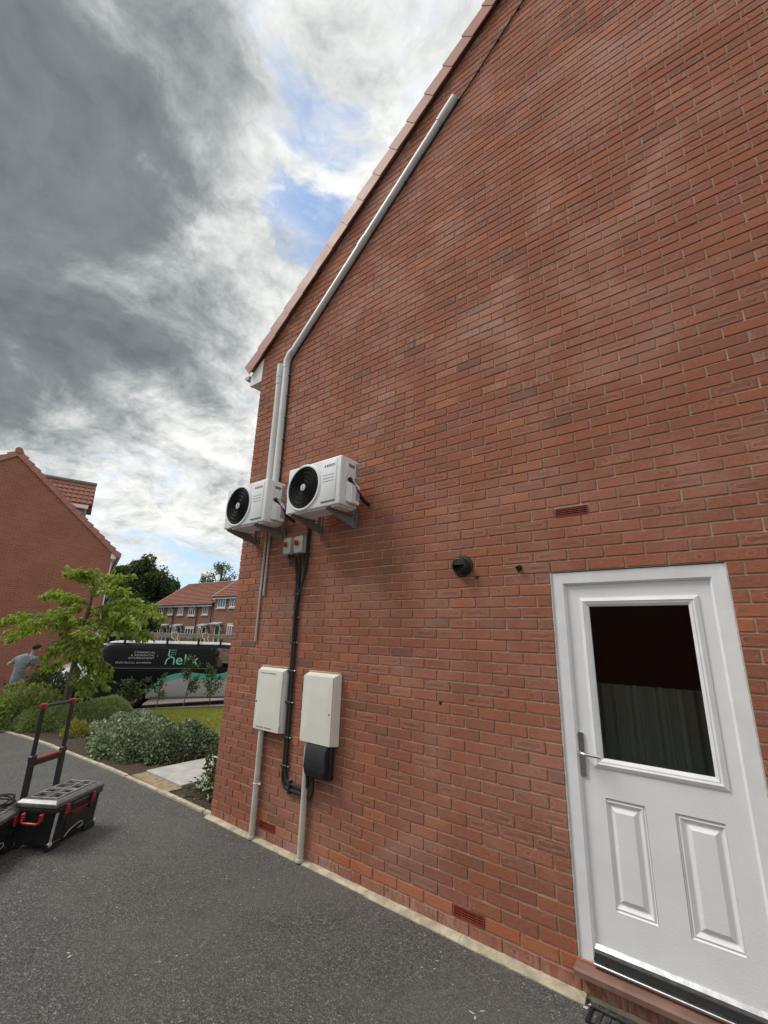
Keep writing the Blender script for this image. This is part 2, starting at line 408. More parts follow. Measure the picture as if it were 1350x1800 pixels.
def lawn_fn(t, b, g):
    n = t.noise(g, 2.5, 6, 0.6)
    t.l.new(t.ramp(n, [(0.3, (0.17, 0.18, 0.035)), (0.7, (0.27, 0.27, 0.06))]), b.inputs['Base Color'])
LAWN = mat('lawn_turf', (0.12, 0.14, 0.035), 0.9, fn=lawn_fn)
lawn_lo = lambda x: 1.75+(x+2.4)*-0.10 if x > -6.5 else 2.16+(-6.5-x)*0.2
lawn_hi = lambda x: farline(x)-0.55
sheet('lawn', -8.6, -2.25, lawn_lo, lawn_hi, 0.02, LAWN, nx=30, ny=6)
SAND = mat('sand_mortar', (0.30, 0.225, 0.135), 0.95, var=0.3, vscale=14, bump=0.6, bscale=60)
SLAB = mat('pale_concrete_slab', (0.43, 0.42, 0.395), 0.85, var=0.14, vscale=6, bump=0.3, bscale=90)
BUFF = mat('buff_concrete', (0.43, 0.375, 0.275), 0.9, var=0.28, vscale=11, bump=0.5, bscale=70)

path = empty('garden_path', (-1.45, 0.2, 0)); tag(path, kind='structure')
path.location = (0, 0, 0)
MB().box(-1.92, -0.98, 0.055, 0.235, -0.05, 0.018, 0.004).build('sand_bed', SAND, path)
yy = 0.245
for i in range(7):
    b = MB(); b.box(-1.93, -1.03, yy, yy+0.89, -0.05, 0.034+0.004*math.sin(i*2.1), 0.005); b.build('paving_slab', SLAB, path); yy += 0.898

# pin kerb along the bed
xk = -9.3; kerb = empty('pin_kerb', (0, 0, 0)); tag(kerb, kind='structure')
while xk < -0.05:
    L = min(0.914, -0.0-xk-0.02); za, zb = zg(xk), zg(xk+L); h = 0.024+RS.uniform(-.006, .006); y0 = 0.002+RS.uniform(-.006, .006)
    b = MB()
    b.prism([(xk+.003, y0, za-.08), (xk+.003, y0+.05, za-.08), (xk+.003, y0+.05, za+h), (xk+.003, y0+.004, za+h-.004)], (L-.006, RS.uniform(-.004, .004), zb-za))
    b.build('kerb_stone', BUFF, kerb); xk += 0.914
# edging by the parking court
GREYK = mat('grey_concrete', (0.27, 0.25, 0.22), 0.9, var=0.2, vscale=10)
ek = empty('court_kerb', (0, 0, 0)); tag(ek, kind='structure')
a = Vector((-9.6, farline(-9.6), 0)); bq = Vector((-4.0, farline(-4.0), 0)); n_ = int((bq-a).length/0.914); dr = (bq-a).normalized()
for i in range(n_):
    p = a+dr*(i*0.914); q = p+dr*0.906; nn = Vector((-dr.y, dr.x, 0))*0.06
    za, zb = zg(p.x), zg(q.x)
    MB().prism([(p.x, p.y, za-.1), (p.x+nn.x, p.y+nn.y, za-.1), (p.x+nn.x, p.y+nn.y, za+.06), (p.x, p.y, za+.06)], (q.x-p.x, q.y-p.y, zb-za)).build('kerb_stone', GREYK, ek)

# ------------------------------------------------------------------ the brick house
DPC = 0.17; HW = 9.2; RIDGE = HW/2; SL = 0.83; EZ = 5.45          # EZ: verge underside height at u=0
verge_z = lambda u: EZ+SL*(u if u < RIDGE else HW-u)
DU0, DU1, DZ0, DZ1 = 3.59, 4.537, DPC, DPC+2.1
AIR = [(3.655, 3.87, DPC+33*.075-.003), (0.7875+.005, 1.0025+.005, DPC-.07), (2.8125+.005, 3.0275+.005, DPC-.07)]
house = empty('brick_house', (0, 0, 0), label='red brick house whose tall plain gable wall fills the right side', cat='house')
gw = MB()
YB = 0.0075
def wallpoly(b, pts): b.face([(x, YB, z) for x, z in pts])
ez0 = verge_z(0)
wallpoly(gw, [(0.008, -.06), (DU0, -.06), (DU0, verge_z(DU0)-.02), (0.008, ez0-.02)])
wallpoly(gw, [(DU0, DZ1), (DU1, DZ1), (DU1, verge_z(DU1)-.02), (DU0, verge_z(DU0)-.02)])
wallpoly(gw, [(DU0, -.06), (DU1, -.06), (DU1, DZ0), (DU0, DZ0)])
wallpoly(gw, [(DU1, -.06), (HW-.008, -.06), (HW-.008, ez0-.02), (RIDGE, verge_z(RIDGE)-.02), (DU1, verge_z(DU1)-.02)])
# reveals of the door opening
gw.face([(DU0, YB, DZ0), (DU0, .3, DZ0), (DU0, .3, DZ1), (DU0, YB, DZ1)]); gw.face([(DU1, YB, DZ0), (DU1, .3, DZ0), (DU1, .3, DZ1), (DU1, YB, DZ1)])
gw.face([(DU0, YB, DZ1), (DU0, .3, DZ1), (DU1, .3, DZ1), (DU1, YB, DZ1)])
gable = gw.build('gable_wall', MORTAR, house)
# other walls, so that the house is a closed volume
FWM = texbrick('brick_front', (0.36, 0.11, 0.07), (0.30, 0.095, 0.065), (0.36, 0.30, 0.23), (0, 1))
MB().box(0.008, .25, .03, 9, -.1, ez0-.05).build('front_wall', FWM, house)
MB().box(HW-.25, HW-.008, .03, 9, -.1, ez0-.05).build('rear_wall', FWM, house)
MB().box(0.25, HW-.25, 8.8, 9, -.1, ez0-.05).build('party_wall', FWM, house)

# bricks of the gable
def brick_geo(w, h, rs):
    """12 verts, 9 quads, local origin at lower left front"""
    c = 0.0025; j = lambda s=0.0011: rs.uniform(-s, s)
    fr = [(c+j(), j(.0006), c+j()), (w-c+j(), j(.0006), c+j()), (w-c+j(), j(.0006), h-c+j()), (c+j(), j(.0006), h-c+j())]
    ed = [(j(), .0022, j()), (w+j(), .0022, j()), (w+j(), .0022, h+j()), (j(), .0022, h+j())]
    bk = [(0, .03, 0), (w, .03, 0), (w, .03, h), (0, .03, h)]
    V = fr+ed+bk; Fq = [(0, 1, 2, 3)]
    for i in range(4):
        k = (i+1) % 4; Fq.append((4+i, 4+k, k, i)); Fq.append((8+i, 8+k, 4+k, 4+i))
    return np.array(V), np.array(Fq)
def project(p):
    d = Vector(p)-CAM; z = d.dot(fwd)
    if z < .1: return None
    return 675+F*d.dot(rgt)/z, 900-F*d.dot(upv)/z
ALL = []
kmax = int((verge_z(RIDGE)-DPC)/.075)+1
for k in range(-2, kmax):
    z0 = DPC+k*.075+.005; z1 = z0+.065
    u = 0.0; edges = [0.0]
    off = 0.0 if k % 2 == 0 else 0.1125
    x = off if off > 0 else .225
    while x < HW-.02: edges.append(x); x += .225
    edges.append(HW)
    for e0, e1 in zip(edges, edges[1:]):
        segs = [(e0+(.005 if e0 > 0 else 0), e1-(.005 if e1 < HW else 0))]
        # cut out openings
        holes = []
        if z1 > DZ0+.02 and z0 < DZ1-.02: holes.append((DU0-.004, DU1+.004))
        for (a0, a1, az) in AIR:
            if z1 > az+.01 and z0 < az+.06: holes.append((a0-.008, a1+.008))
        for (h0, h1) in holes:
            ns = []
            for s0, s1 in segs:
                if s1 <= h0 or s0 >= h1: ns.append((s0, s1)); continue
                if s0 < h0: ns.append((s0, h0))
                if s1 > h1: ns.append((h1, s1))
            segs = ns
        for s0, s1 in segs:
            if s1-s0 < .018: continue
            # gable trim
            if z1 > min(verge_z(s0), verge_z(s1))+.125: continue
            ALL.append((s0, s1, z0, z1, k))
def bond_attr(s0, k, rs):
    t = rs.beta(2.4, 2.2)*.72+.12
    r = rs.rand()
    if r < .045: t = rs.uniform(0, .18)
    elif r > .95: t = rs.uniform(.84, .95)
    m = 0.0; r = rs.rand()
    if r < .27: m = 1.0
    elif r < .37: m = 2.0
    e = 0.0
    if k == -1: t = rs.uniform(.93, 1.0) if s0 > 1.3 else rs.uniform(.5, .95); m = 0.0
    if k == -2: e = rs.uniform(.15, .6); t = rs.uniform(.3, .6)
    if k < 6 and k >= 0: t = max(0.0, t-.1)
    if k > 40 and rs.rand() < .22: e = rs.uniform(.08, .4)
    return t, m, e
def area(bk):
    s0, s1, z0, z1, k = bk; c = [project((x, 0, z)) for x, z in ((s0, z0), (s1, z0), (s1, z1), (s0, z1))]
    if None in c: return 0
    cx = sum(p[0] for p in c)/4; cy = sum(p[1] for p in c)/4
    if not (0 < cx < 1350 and 0 < cy < 1800): return 0
    A = 0
    for i in range(4): A += c[i][0]*c[(i+1) % 4][1]-c[(i+1) % 4][0]*c[i][1]
    return abs(A)/2
order = sorted(range(len(ALL)), key=lambda i: -area(ALL[i]))
single = set(order[:298])
def set_brick_uv(me, uvs):
    l = me.uv_layers.new(name='buv'); li = np.zeros(len(me.loops), dtype=np.int32); me.loops.foreach_get('vertex_index', li)
    l.data.foreach_set('uv', uvs[li].ravel())
VAR = {}
def variant(w, k):
    """mesh shared between alike bricks"""
    key = (round(w, 3), -1 if k == -1 else (-2 if k == -2 else (1 if k < 6 else 0)), random.randrange(26) if abs(w-.215) < .002 else random.randrange(5))
    if key in VAR: return VAR[key]
    V, Fq = brick_geo(w, .065, RS); t, m, e = bond_attr(2.0, {-1: -1, -2: -2, 1: 3, 0: 20}[key[1]], RS)
    me = bpy.data.meshes.new('brick'); me.from_pydata(V.tolist(), [], Fq.tolist())
    for an, av in (('tint', t), ('mark', m), ('eff', e)):
        a = me.attributes.new(an, 'FLOAT', 'POINT'); a.data.foreach_set('value', np.full(len(V), av, dtype=np.float32))
    uv = np.stack([.5+(V[:, 0]-w/2), .5+(V[:, 2]-.0325)], 1).astype(np.float32); set_brick_uv(me, uv)
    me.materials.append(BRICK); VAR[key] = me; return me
SV, SF, ST, SM, SE, SUV = [], [], [], [], [], []; nv = 0
for i, (s0, s1, z0, z1, k) in enumerate(ALL):
    dy = RS.normal(0, .0008); dzz = RS.normal(0, .0006); w = s1-s0
    if i in single:
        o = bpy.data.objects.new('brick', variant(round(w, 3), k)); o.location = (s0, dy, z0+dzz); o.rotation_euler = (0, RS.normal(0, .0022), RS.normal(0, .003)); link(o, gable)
    else:
        V, Fq = brick_geo(w, z1-z0, RS); t, m, e = bond_attr(s0, k, RS); N = len(V)
        SUV.append(np.stack([.5+(V[:, 0]-w/2), .5+(V[:, 2]-.0325)], 1))
        V = V.copy(); V[:, 1] += dy+V[:, 0]*RS.normal(0, .002); V[:, 2] += z0+dzz+V[:, 0]*RS.normal(0, .0015); V[:, 0] += s0
        SV.append(V); SF.append(Fq+nv); nv += N; ST.append(np.full(N, t)); SM.append(np.full(N, m)); SE.append(np.full(N, e))
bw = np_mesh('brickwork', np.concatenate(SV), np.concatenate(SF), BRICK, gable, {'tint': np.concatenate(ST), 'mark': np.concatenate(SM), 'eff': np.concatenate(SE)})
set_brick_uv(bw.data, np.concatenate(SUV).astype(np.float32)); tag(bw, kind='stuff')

# air bricks
AIRM = mat('terracotta_plastic', (0.26, 0.045, 0.025), 0.6, var=0.15, vscale=30)
for (a0, a1, az) in AIR:
    b = MB(); z0, z1 = az, az+.065
    b.box(a0, a1, -.001, .02, z0, z0+.006); b.box(a0, a1, -.001, .02, z1-.006, z1)
    b.box(a0, a0+.006, -.0015, .02, z0+.004, z1-.004); b.box(a1-.006, a1, -.0015, .02, z0+.004, z1-.004)
    for i in range(1, 5): zz = z0+.065*i/5; b.box(a0+.005, a1-.005, .0005, .02, zz-.0024, zz+.0024)
    for i in range(1, 4): xx = a0+.215*i/4; b.box(xx-.0012, xx+.0012, .003, .02, z0+.005, z1-.005)
    ab = b.build('air_brick', AIRM, gable)
    MB().box(a0+.002, a1-.002, .0068, .03, z0+.002, z1-.002).build('vent_void', DARKV, ab)
# ventilation and drill holes
for (u, z) in [(2.728, 1.197+DPC), (3.05, 2.27)]:
    MB().lathe((u, -.004, z), (0, -1, 0), [(-.01, .012), (0, .012), (.002, .006), (.002, 0)], 10).build('plugged_hole', BLACKP, gable)

# concrete haunching along the foot of the wall
hz = empty('wall_haunching', (0, 0, 0)); tag(hz, kind='structure')
x = 0.0-.03
while x < 3.62:
    L = RS.uniform(.5, .8); x1 = min(x+L, 3.63); w0 = .052+RS.uniform(-.008, .010); w1 = .052+RS.uniform(-.008, .010)
    MB().prism([(x+.002, .009, -.05), (x+.002, .009, .026), (x+.002, -w0*.5, .020), (x+.002, -w0, .006), (x+.002, -w0-.004, -.05)], (x1-x-.003, 0, 0)).build('concrete_strip', BUFF, hz); x = x1
x = 4.75
while x < HW:
    x1 = min(x+.9, HW); MB().prism([(x+.002, .009, -.05), (x+.002, .009, .026), (x+.002, -.03, .02), (x+.002, -.055, .006), (x+.002, -.058, -.05)], (x1-x-.003, 0, 0)).build('concrete_strip', BUFF, hz); x = x1

# roof: slopes, verge caps, box ends, gutter
TILE = mat('terracotta_tile', (0.34, 0.13, 0.085), 0.75, var=0.16, vscale=5, bump=0.2, bscale=60)
def roof_fn(t, b, g):
    pass
ang = math.atan(SL); du = Vector((math.cos(ang), 0, math.sin(ang))); nrm = Vector((-math.sin(ang), 0, math.cos(ang)))
rb = MB(); ee = Vector((-.25, -.03, verge_z(0)-.25*SL+.045)); rr = Vector((RIDGE, -.03, verge_z(RIDGE)+.045))
rb.prism([ee, rr, rr+Vector((0, 0, .07)), ee+Vector((0, 0, .07))], (0, 9.1, 0))
e2 = Vector((HW+.25, -.03, ee.z)); rb.prism([e2, rr+Vector((.002, 0, 0)), rr+Vector((.002, 0, .07)), e2+Vector((0, 0, .07))], (0, 9.1, 0))
roof = rb.build('roof', TILE, house)
VERGE = mat('terracotta_verge', (0.36, 0.155, 0.11), 0.55, var=0.10, vscale=4, bump=0.1, bscale=40)
Lt = (rr-ee).length; g_ = .318; nt_ = int(Lt/g_)+1
for side in (0, 1):
    for i in range(nt_):
        s0 = i*g_-.02; s1 = min(s0+g_+.03, Lt+.02)
        b = MB()
        # profile in (n, y): cap wraps the tile edge; lower end stands prouder than the upper
        def prof(k, s):
            base = ee+du*s
            pr = [(-.078, -.058), (.088+k, -.058), (.088+k, .10), (.072+k, .10), (.072+k, -.046), (-.078, -.046)]
            return [Vector((base.x, 0, base.z))+nrm*n+Vector((0, y-k*.35, 0)) for n, y in pr]
        A = prof(.022, s0); B = prof(.0, s1)
        if side: A = [Vector((HW-p.x, p.y, p.z)) for p in A]; B = [Vector((HW-p.x, p.y, p.z)) for p in B]
        va = [b.bm.verts.new(p) for p in A]; vb = [b.bm.verts.new(p) for p in B]; m_ = len(va)
        b.bm.faces.new(va); b.bm.faces.new(vb[::-1])
        for q in range(m_): b.bm.faces.new((va[q], vb[q], vb[(q+1) % m_], va[(q+1) % m_]))
        b.build('verge_tile', VERGE, roof)
b = MB()
b.prism([(-.235, -.012, EZ-.40), (0.012, -.012, EZ-.40), (.012, -.012, EZ-.06), (-.235, -.012, EZ-.24)], (0, .05, 0)); b.build('box_end', WHITE_DIRTY, roof)
MB().box(-.235, -.215, .04, 9, EZ-.39, EZ-.235).build('fascia', WHITE_DIRTY, roof); MB().box(-.215, .01, .04, 9, EZ-.40, EZ-.388).build('soffit', WHITE_DIRTY, roof)
gu = [(-.245, 0, EZ-.23)]+[(-.30+.055*math.cos(t), 0, EZ-.235-.055*math.sin(t)) for t in np.linspace(0, math.pi, 9)]
MB().prism([(p[0], -.03, p[2]) for p in gu[1:]], (0, 9, 0)).build('gutter', mat('grey_upvc', (.42, .43, .43), .45), roof)

# ------------------------------------------------------------------ the half glazed door
def gl_fn(t, b, g):
    lw = t.add('Fresnel', IOR=1.5); gl = t.add('BsdfGlossy', Roughness=0.01); tr = t.add('BsdfTransparent', Color=(.82, .86, .84, 1))
    mx = t.add('MixShader', Fac=lw.outputs[0]); t.l.new(tr.outputs[0], mx.inputs[1]); t.l.new(gl.outputs[0], mx.inputs[2])
    t.l.new(mx.outputs[0], t.n['Material Output'].inputs[0])
GLASS = mat('window_glass', fn=gl_fn)
DOORM = mat('white_grp_door', (0.80, 0.80, 0.80), 0.48, var=0.03, vscale=4, bump=0.12, bscale=110)
fy = 0.012
def frame_prism(b, x0, x1, z0, z1, w, y0, y1, bev_in=0.0, bottom=True):
    """mitred frame: outer rectangle and inner rectangle, front at y0 (slanting to y0+bev_in at the inner edge)"""
    O = [(x0, z0), (x1, z0), (x1, z1), (x0, z1)]; I = [(x0+w, z0+(w if bottom else 0)), (x1-w, z0+(w if bottom else 0)), (x1-w, z1-w), (x0+w, z1-w)]
    rng = range(4) if bottom else (1, 2, 3)
    for i in rng:
        k = (i+1) % 4
        P = [(O[i][0], y0, O[i][1]), (O[k][0], y0, O[k][1]), (I[k][0], y0+bev_in, I[k][1]), (I[i][0], y0+bev_in, I[i][1])]
        Q = [(p[0], y1, p[2]) for p in P]
        a_ = [b.bm.verts.new(p) for p in P]; c_ = [b.bm.verts.new(p) for p in Q]
        b.bm.faces.new(a_); b.bm.faces.new(c_[::-1])
        for q in range(4): b.bm.faces.new((a_[q], c_[q], c_[(q+1) % 4], a_[(q+1) % 4]))
door = MB()
LX0, LX1, LZ0, LZ1 = 3.672, 4.468, DPC+.072, DPC+2.012
GX0, GX1, GZ0, GZ1 = 3.806, 4.336, DPC+1.003, DPC+1.874
ly = fy+.026
door.box(LX0, GX0-.01, ly, ly+.045, LZ0, LZ1); door.box(GX1+.01, LX1, ly, ly+.045, LZ0, LZ1)
door.box(GX0-.01, GX1+.01, ly, ly+.045, GZ1+.01, LZ1)
# lower field, left open where the two panels sit
pan = [(3.777, 3.994, DPC+.261, DPC+.797), (4.136, 4.358, DPC+.254, DPC+.795)]
zl, zh = DPC+.257, DPC+.797
door.box(GX0-.01, GX1+.01, ly, ly+.045, LZ0, zl-.002); door.box(GX0-.01, GX1+.01, ly, ly+.045, zh+.002, GZ0-.01)
door.box(3.996, 4.134, ly, ly+.045, zl-.002, zh+.002)
doorp = door.build('door', DOORM, house)
for (a0, a1, b0, b1) in pan:
    b = MB(); x0, x1, z0, z1 = a0-.0, a1+.0, zl, zh
    steps = [(0, 0), (.007, .010), (.016, .004), (.034, .017), (.040, .017), (.062, .003), (.068, .003)]
    rings = [[b.bm.verts.new(p) for p in ((x0+i, ly+d, z0+i), (x1-i, ly+d, z0+i), (x1-i, ly+d, z1-i), (x0+i, ly+d, z1-i))] for i, d in steps]
    for r0, r1 in zip(rings, rings[1:]):
        for q in range(4): b.bm.faces.new((r0[q], r0[(q+1) % 4], r1[(q+1) % 4], r1[q]))
    b.bm.faces.new(rings[-1]); b.build('raised_panel', DOORM, doorp)
# leaf strips left and right of the panels (behind the openings' edges)
MB().box(GX0-.0098, 3.9959, ly+.03, ly+.044, zl-.0019, zh+.0019).build('core', DOORM, doorp); MB().box(4.1341, GX1+.0098, ly+.03, ly+.044, zl-.0019, zh+.0019).build('core', DOORM, doorp)
b = MB(); frame_prism(b, DU0+.004, DU1-.004, DZ0-.003, DZ1-.006, .070, fy, fy+.07, 0.002, bottom=False); b.build('door_frame', UPVC, doorp)
b = MB(); frame_prism(b, DU0+.0735, DU1-.0735, DZ0+.02, DZ1-.0755, .012, fy+.004, fy+.06, 0.016, bottom=False); b.build('frame_bead', UPVC, doorp)
b = MB(); frame_prism(b, GX0-.052, GX1+.052, GZ0-.052, GZ1+.052, .020, ly-.006, ly+.012, -.008); frame_prism(b, GX0-.0318, GX1+.0318, GZ0-.0318, GZ1+.0318, .014, ly-.013, ly+.012, .006); frame_prism(b, GX0-.0176, GX1+.0176, GZ0-.0176, GZ1+.0176, .0175, ly-.010, ly+.012, .010); b.build('glazing_frame', UPVC, doorp)
MB().box(GX0-.009, GX1+.009, ly+.014, ly+.026, GZ0-.009, GZ1+.009).build('glass_pane', GLASS, doorp)
SEAL = mat('sealant', (.55, .52, .47), .6, var=.15, vscale=30)
MB().box(DU0-.003, DU0+.005, .004, .05, DZ0, DZ1-.004).build('sealant_bead', SEAL, doorp); MB().box(DU1-.005, DU1+.003, .004, .05, DZ0, DZ1-.004).build('sealant_bead', SEAL, doorp)
# handle
hx = 3.676
hd = MB(); hp = [(hx-.013, DPC+.89), (hx+.013, DPC+.89), (hx+.016, DPC+.90), (hx+.016, DPC+1.118), (hx+.013, DPC+1.128), (hx-.013, DPC+1.128), (hx-.016, DPC+1.118), (hx-.016, DPC+.90)]
hx = 3.692
hp = [(x_+.016, z_) for x_, z_ in hp]
hd.prism([(x_, ly-.011, z_) for x_, z_ in hp], (0, .0112, 0)); hndl = hd.build('handle_plate', CHROME, doorp)
MB().tube([(hx, ly-.008, DPC+1.02), (hx, ly-.045, DPC+1.02), (hx+.008, ly-.053, DPC+1.019), (hx+.03, ly-.055, DPC+1.017), (hx+.115, ly-.054, DPC+1.014)], .0085, 10).build('lever', CHROME, doorp, smooth=True)
MB().lathe((hx, ly-.011, DPC+.935), (0, -1, 0), [(0, .009), (.004, .009), (.004, .0)], 14).build('lock_cylinder', ALU, doorp)
# threshold and sill
MB().prism([(LX0+.002, ly+.02, LZ0+.012), (LX0+.002, ly-.004, LZ0+.008), (LX0+.002, ly-.020, LZ0-.010), (LX0+.002, ly-.022, LZ0-.026), (LX0+.002, ly+.02, LZ0-.026)], (LX1-LX0-.004, 0, 0)).build('weather_bar', ALU, doorp)
MB().box(LX0, LX1, fy+.002, fy+.06, DZ0+.0112, DZ0+.045, .002).build('threshold_gap', BLACKR, doorp)
MB().box(LX0-.004, LX1+.004, fy-.028, fy+.06, DZ0-.002, DZ0+.0115, .003).build('threshold', ALU, doorp)
SILLM = mat('brown_sill_tile', (0.19, 0.105, 0.078), 0.6, var=0.2, vscale=8, bump=.15, bscale=50)
MB().prism([(DU0-.012, .05, DZ0-.006), (DU0-.012, -.052, DZ0-.020), (DU0-.012, -.062, DZ0-.030), (DU0-.012, -.062, DZ0-.055), (DU0-.012, .05, DZ0-.06)], (DU1-DU0+.10, 0, 0)).build('door_sill', SILLM, doorp)
# dim room behind the glass
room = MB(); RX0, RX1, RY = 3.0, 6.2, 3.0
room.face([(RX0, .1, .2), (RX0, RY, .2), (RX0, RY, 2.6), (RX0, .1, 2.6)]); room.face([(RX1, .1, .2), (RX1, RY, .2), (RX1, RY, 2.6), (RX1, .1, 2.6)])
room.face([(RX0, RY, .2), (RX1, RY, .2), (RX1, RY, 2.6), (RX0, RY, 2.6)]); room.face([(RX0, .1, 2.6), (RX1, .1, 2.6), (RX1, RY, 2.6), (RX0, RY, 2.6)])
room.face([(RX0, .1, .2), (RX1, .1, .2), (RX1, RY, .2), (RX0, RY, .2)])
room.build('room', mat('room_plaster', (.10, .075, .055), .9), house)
Nn = 200
cv, cf = [], []
for i in range(Nn+1):
    x = 3.5+1.3*i/Nn; y = .20+.022*math.sin(i*.62+.8*math.sin(i*.05))+.006*math.sin(i*1.5)
    cv += [(x, y, .25), (x, y*1.0+.002, DPC+1.405)]
for i in range(Nn): cf.append((2*i, 2*i+2, 2*i+3, 2*i+1))
np_mesh('curtain', cv, cf, mat('pale_fabric', (.42, .43, .39), .9), house, smooth=True)

# ------------------------------------------------------------------ air conditioning outdoor units
GRILLE = mat('black_grille', (0.008, 0.008, 0.009), 0.6, spec=.2)
GREYT = mat('grey_print', (0.10, 0.11, 0.12), 0.5)
STICK = mat('printed_sticker', (0.30, 0.30, 0.34), 0.5, var=0.5, vscale=70)
BRK = mat('grey_bracket_steel', (0.30, 0.30, 0.295), 0.5, 0.35, var=0.12, vscale=20)
def make_ac(loc, label):
    """origin: lower left of the front, x right, y into the wall (wall face at y=+.38), z up"""
    w, d, h = .716, .235, .462
    r = empty('air_conditioner', loc, label=label, cat='air conditioner', group='air conditioning units on the gable')
    b = MB(); b.box(0, w, 0, d, 0, h, .012, seg=3); b.box(.03, w-.03, .02, d-.02, -.012, .004); case = b.build('casing', WHITE, r, smooth=True)
    cx, cz, Rf = .236, .233, .217
    b = MB(); b.lathe((cx, 0, cz), (0, -1, 0), [(-.001, Rf+.018), (.010, Rf+.012), (.014, Rf+.002), (.012, Rf-.008), (.0015, Rf-.012)], 48); b.build('fan_ring', WHITE, r, smooth=True)
    MB().lathe((cx, 0, cz), (0, -1, 0), [(.0015, Rf-.008), (.0017, 0)], 48).build('fan_opening', DARKV, r)
    b = MB()
    for i in range(14):
        rad = .035+(Rf-.048)*i/13
        b.ring((cx, -.007, cz), (0, 1, 0), rad, .0024 if i % 3 else .0033, 44, 5)
    for k in range(10):
        t = 2*math.pi*k/10; b.tube([(cx+.03*math.cos(t), -.005, cz+.03*math.sin(t)), (cx+(Rf-.004)*math.cos(t+.25), -.005, cz+(Rf-.004)*math.sin(t+.25))], .0022, 5)
    b.build('fan_guard', GRILLE, r, smooth=True)
    for k in (3, 6, 9, 12):
        b = MB(); b.ring((cx, -.0098, cz), (0, 1, 0), .035+(Rf-.048)*k/13, .0009, 44, 4); b.build('guard_highlight', mat('grille_highlight', (.09, .09, .085), .35), r)  # thin paler rings paint a highlight along the guard's thicker rings
    b = MB(); b.lathe((cx, 0, cz), (0, -1, 0), [(.004, .036), (.012, .034), (.014, .028), (.014, 0)], 28); hub = b.build('hub_badge', mat('silver_badge', (.55, .56, .56), .4), r, smooth=True)
    for dz in (-.016, 0, .016): MB().lathe((cx, -.0141, cz+dz), (0, -1, 0), [(0, .005), (.0012, .004), (.0012, 0)], 8).build('badge_dot', GREYT, r)
    # front service panel
    px0, px1, pz0, pz1 = .474, .664, .045, .435
    b = MB(); b.box(px0, px1, -.006, .004, pz0, pz1, .0045, seg=2)
    fp = b.build('front_panel', WHITE, r, smooth=True)
    MB().box(px0+.012, px1-.004, -.0075, -.002, pz0-.006, pz0+.002).build('panel_slot', GREYT, r)
    for i in range(3): MB().box(px0+.025, px1-.028, -.0072, -.004, .232+i*.030, .2355+i*.030).build('louvre_slot', GREYT, r)
    Mt = Matrix.Translation((px0+.066, -.0068, .373)) @ Matrix.Rotation(math.pi/2, 4, 'X')
    text_obj('lettering', 'BOSCH', .032, mat('dark_red_print', (.05, .045, .05), .5), r, Mt, .0006, offset=.0006, space=1.05)
    b = MB(); b.ring((px0+.047, -.0068, .384), (0, 1, 0), .0105, .0011, 20, 4); b.box(px0+.0435, px0+.0455, -.0076, -.006, .378, .390); b.box(px0+.0485, px0+.0505, -.0076, -.006, .378, .390); b.box(px0+.0435, px0+.0505, -.0074, -.006, .3832, .3848); b.build('logo', GREYT, r)
    # vertical ribs at the corner and the end plate details (x = w side)
    for yy_ in (.018, .032): MB().box(w-.001, w+.0025, yy_, yy_+.006, .02, h-.015).build('corner_rib', WHITE, r)
    b = MB(); b.prism([(w-.002, .075, h-.05), (w-.002, .185, h-.05), (w-.002, .185, h-.16), (w-.002, .165, h-.19), (w-.002, .085, h-.19), (w-.002, .075, h-.17)], (.014, 0, 0)); ter = b.build('terminal_cover', WHITE, r)
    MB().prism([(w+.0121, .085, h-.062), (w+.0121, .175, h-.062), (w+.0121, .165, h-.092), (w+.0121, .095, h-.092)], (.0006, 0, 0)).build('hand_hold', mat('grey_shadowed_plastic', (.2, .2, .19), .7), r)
    b = MB(); vz0, vz1 = .035, .235
    vp = [(w-.002, .07, vz0), (w-.002, .225, vz0), (w-.002, .225, vz1), (w-.002, .07, vz1)]; vq = [(w+.046, .10, vz0-.012), (w+.046, .222, vz0-.012), (w+.046, .222, vz1-.03), (w+.046, .10, vz1-.03)]
    a_ = [b.bm.verts.new(p) for p in vp]; c_ = [b.bm.verts.new(p) for p in vq]; b.bm.faces.new(a_[::-1]); b.bm.faces.new(c_)
    for q in range(4): b.bm.faces.new((a_[q], a_[(q+1) % 4], c_[(q+1) % 4], c_[q]))
    bmesh.ops.bevel(b.bm, geom=list(b.bm.edges), offset=.008, segments=2, affect='EDGES'); b.build('valve_cover', WHITE, r, smooth=True)
    MB().box(w+.0455, w+.0468, .165, .212, .06, .17).build('sticker', mat('grey_sticker', (.33, .33, .34), .6, var=.3, vscale=80), r)
    MB().box(w-.001, w+.0012, .19, .231, h-.155, h-.03).build('sticker', STICK, r); MB().box(w-.001, w+.0012, .19, .231, h-.215, h-.165).build('sticker', mat('blue_sticker', (.24, .28, .36), .5), r)
    # insulated pipe lead
    pts = [(w+.015, .10, h-.195), (w+.02, .115, h-.225), (w+.03, .16, h-.275), (w+.035, .22, h-.325), (w+.03, .30, h-.37), (w+.02, .375, h-.385)]
    MB().tube(pts, .018, 10).build('insulated_pipe', BLACKR, r, smooth=True)
    MB().lathe((w+.013, .10, h-.185), (0, .1, -1), [(0, .017), (.018, .017), (.02, .011)], 12).build('pipe_gland', WHITE, r)
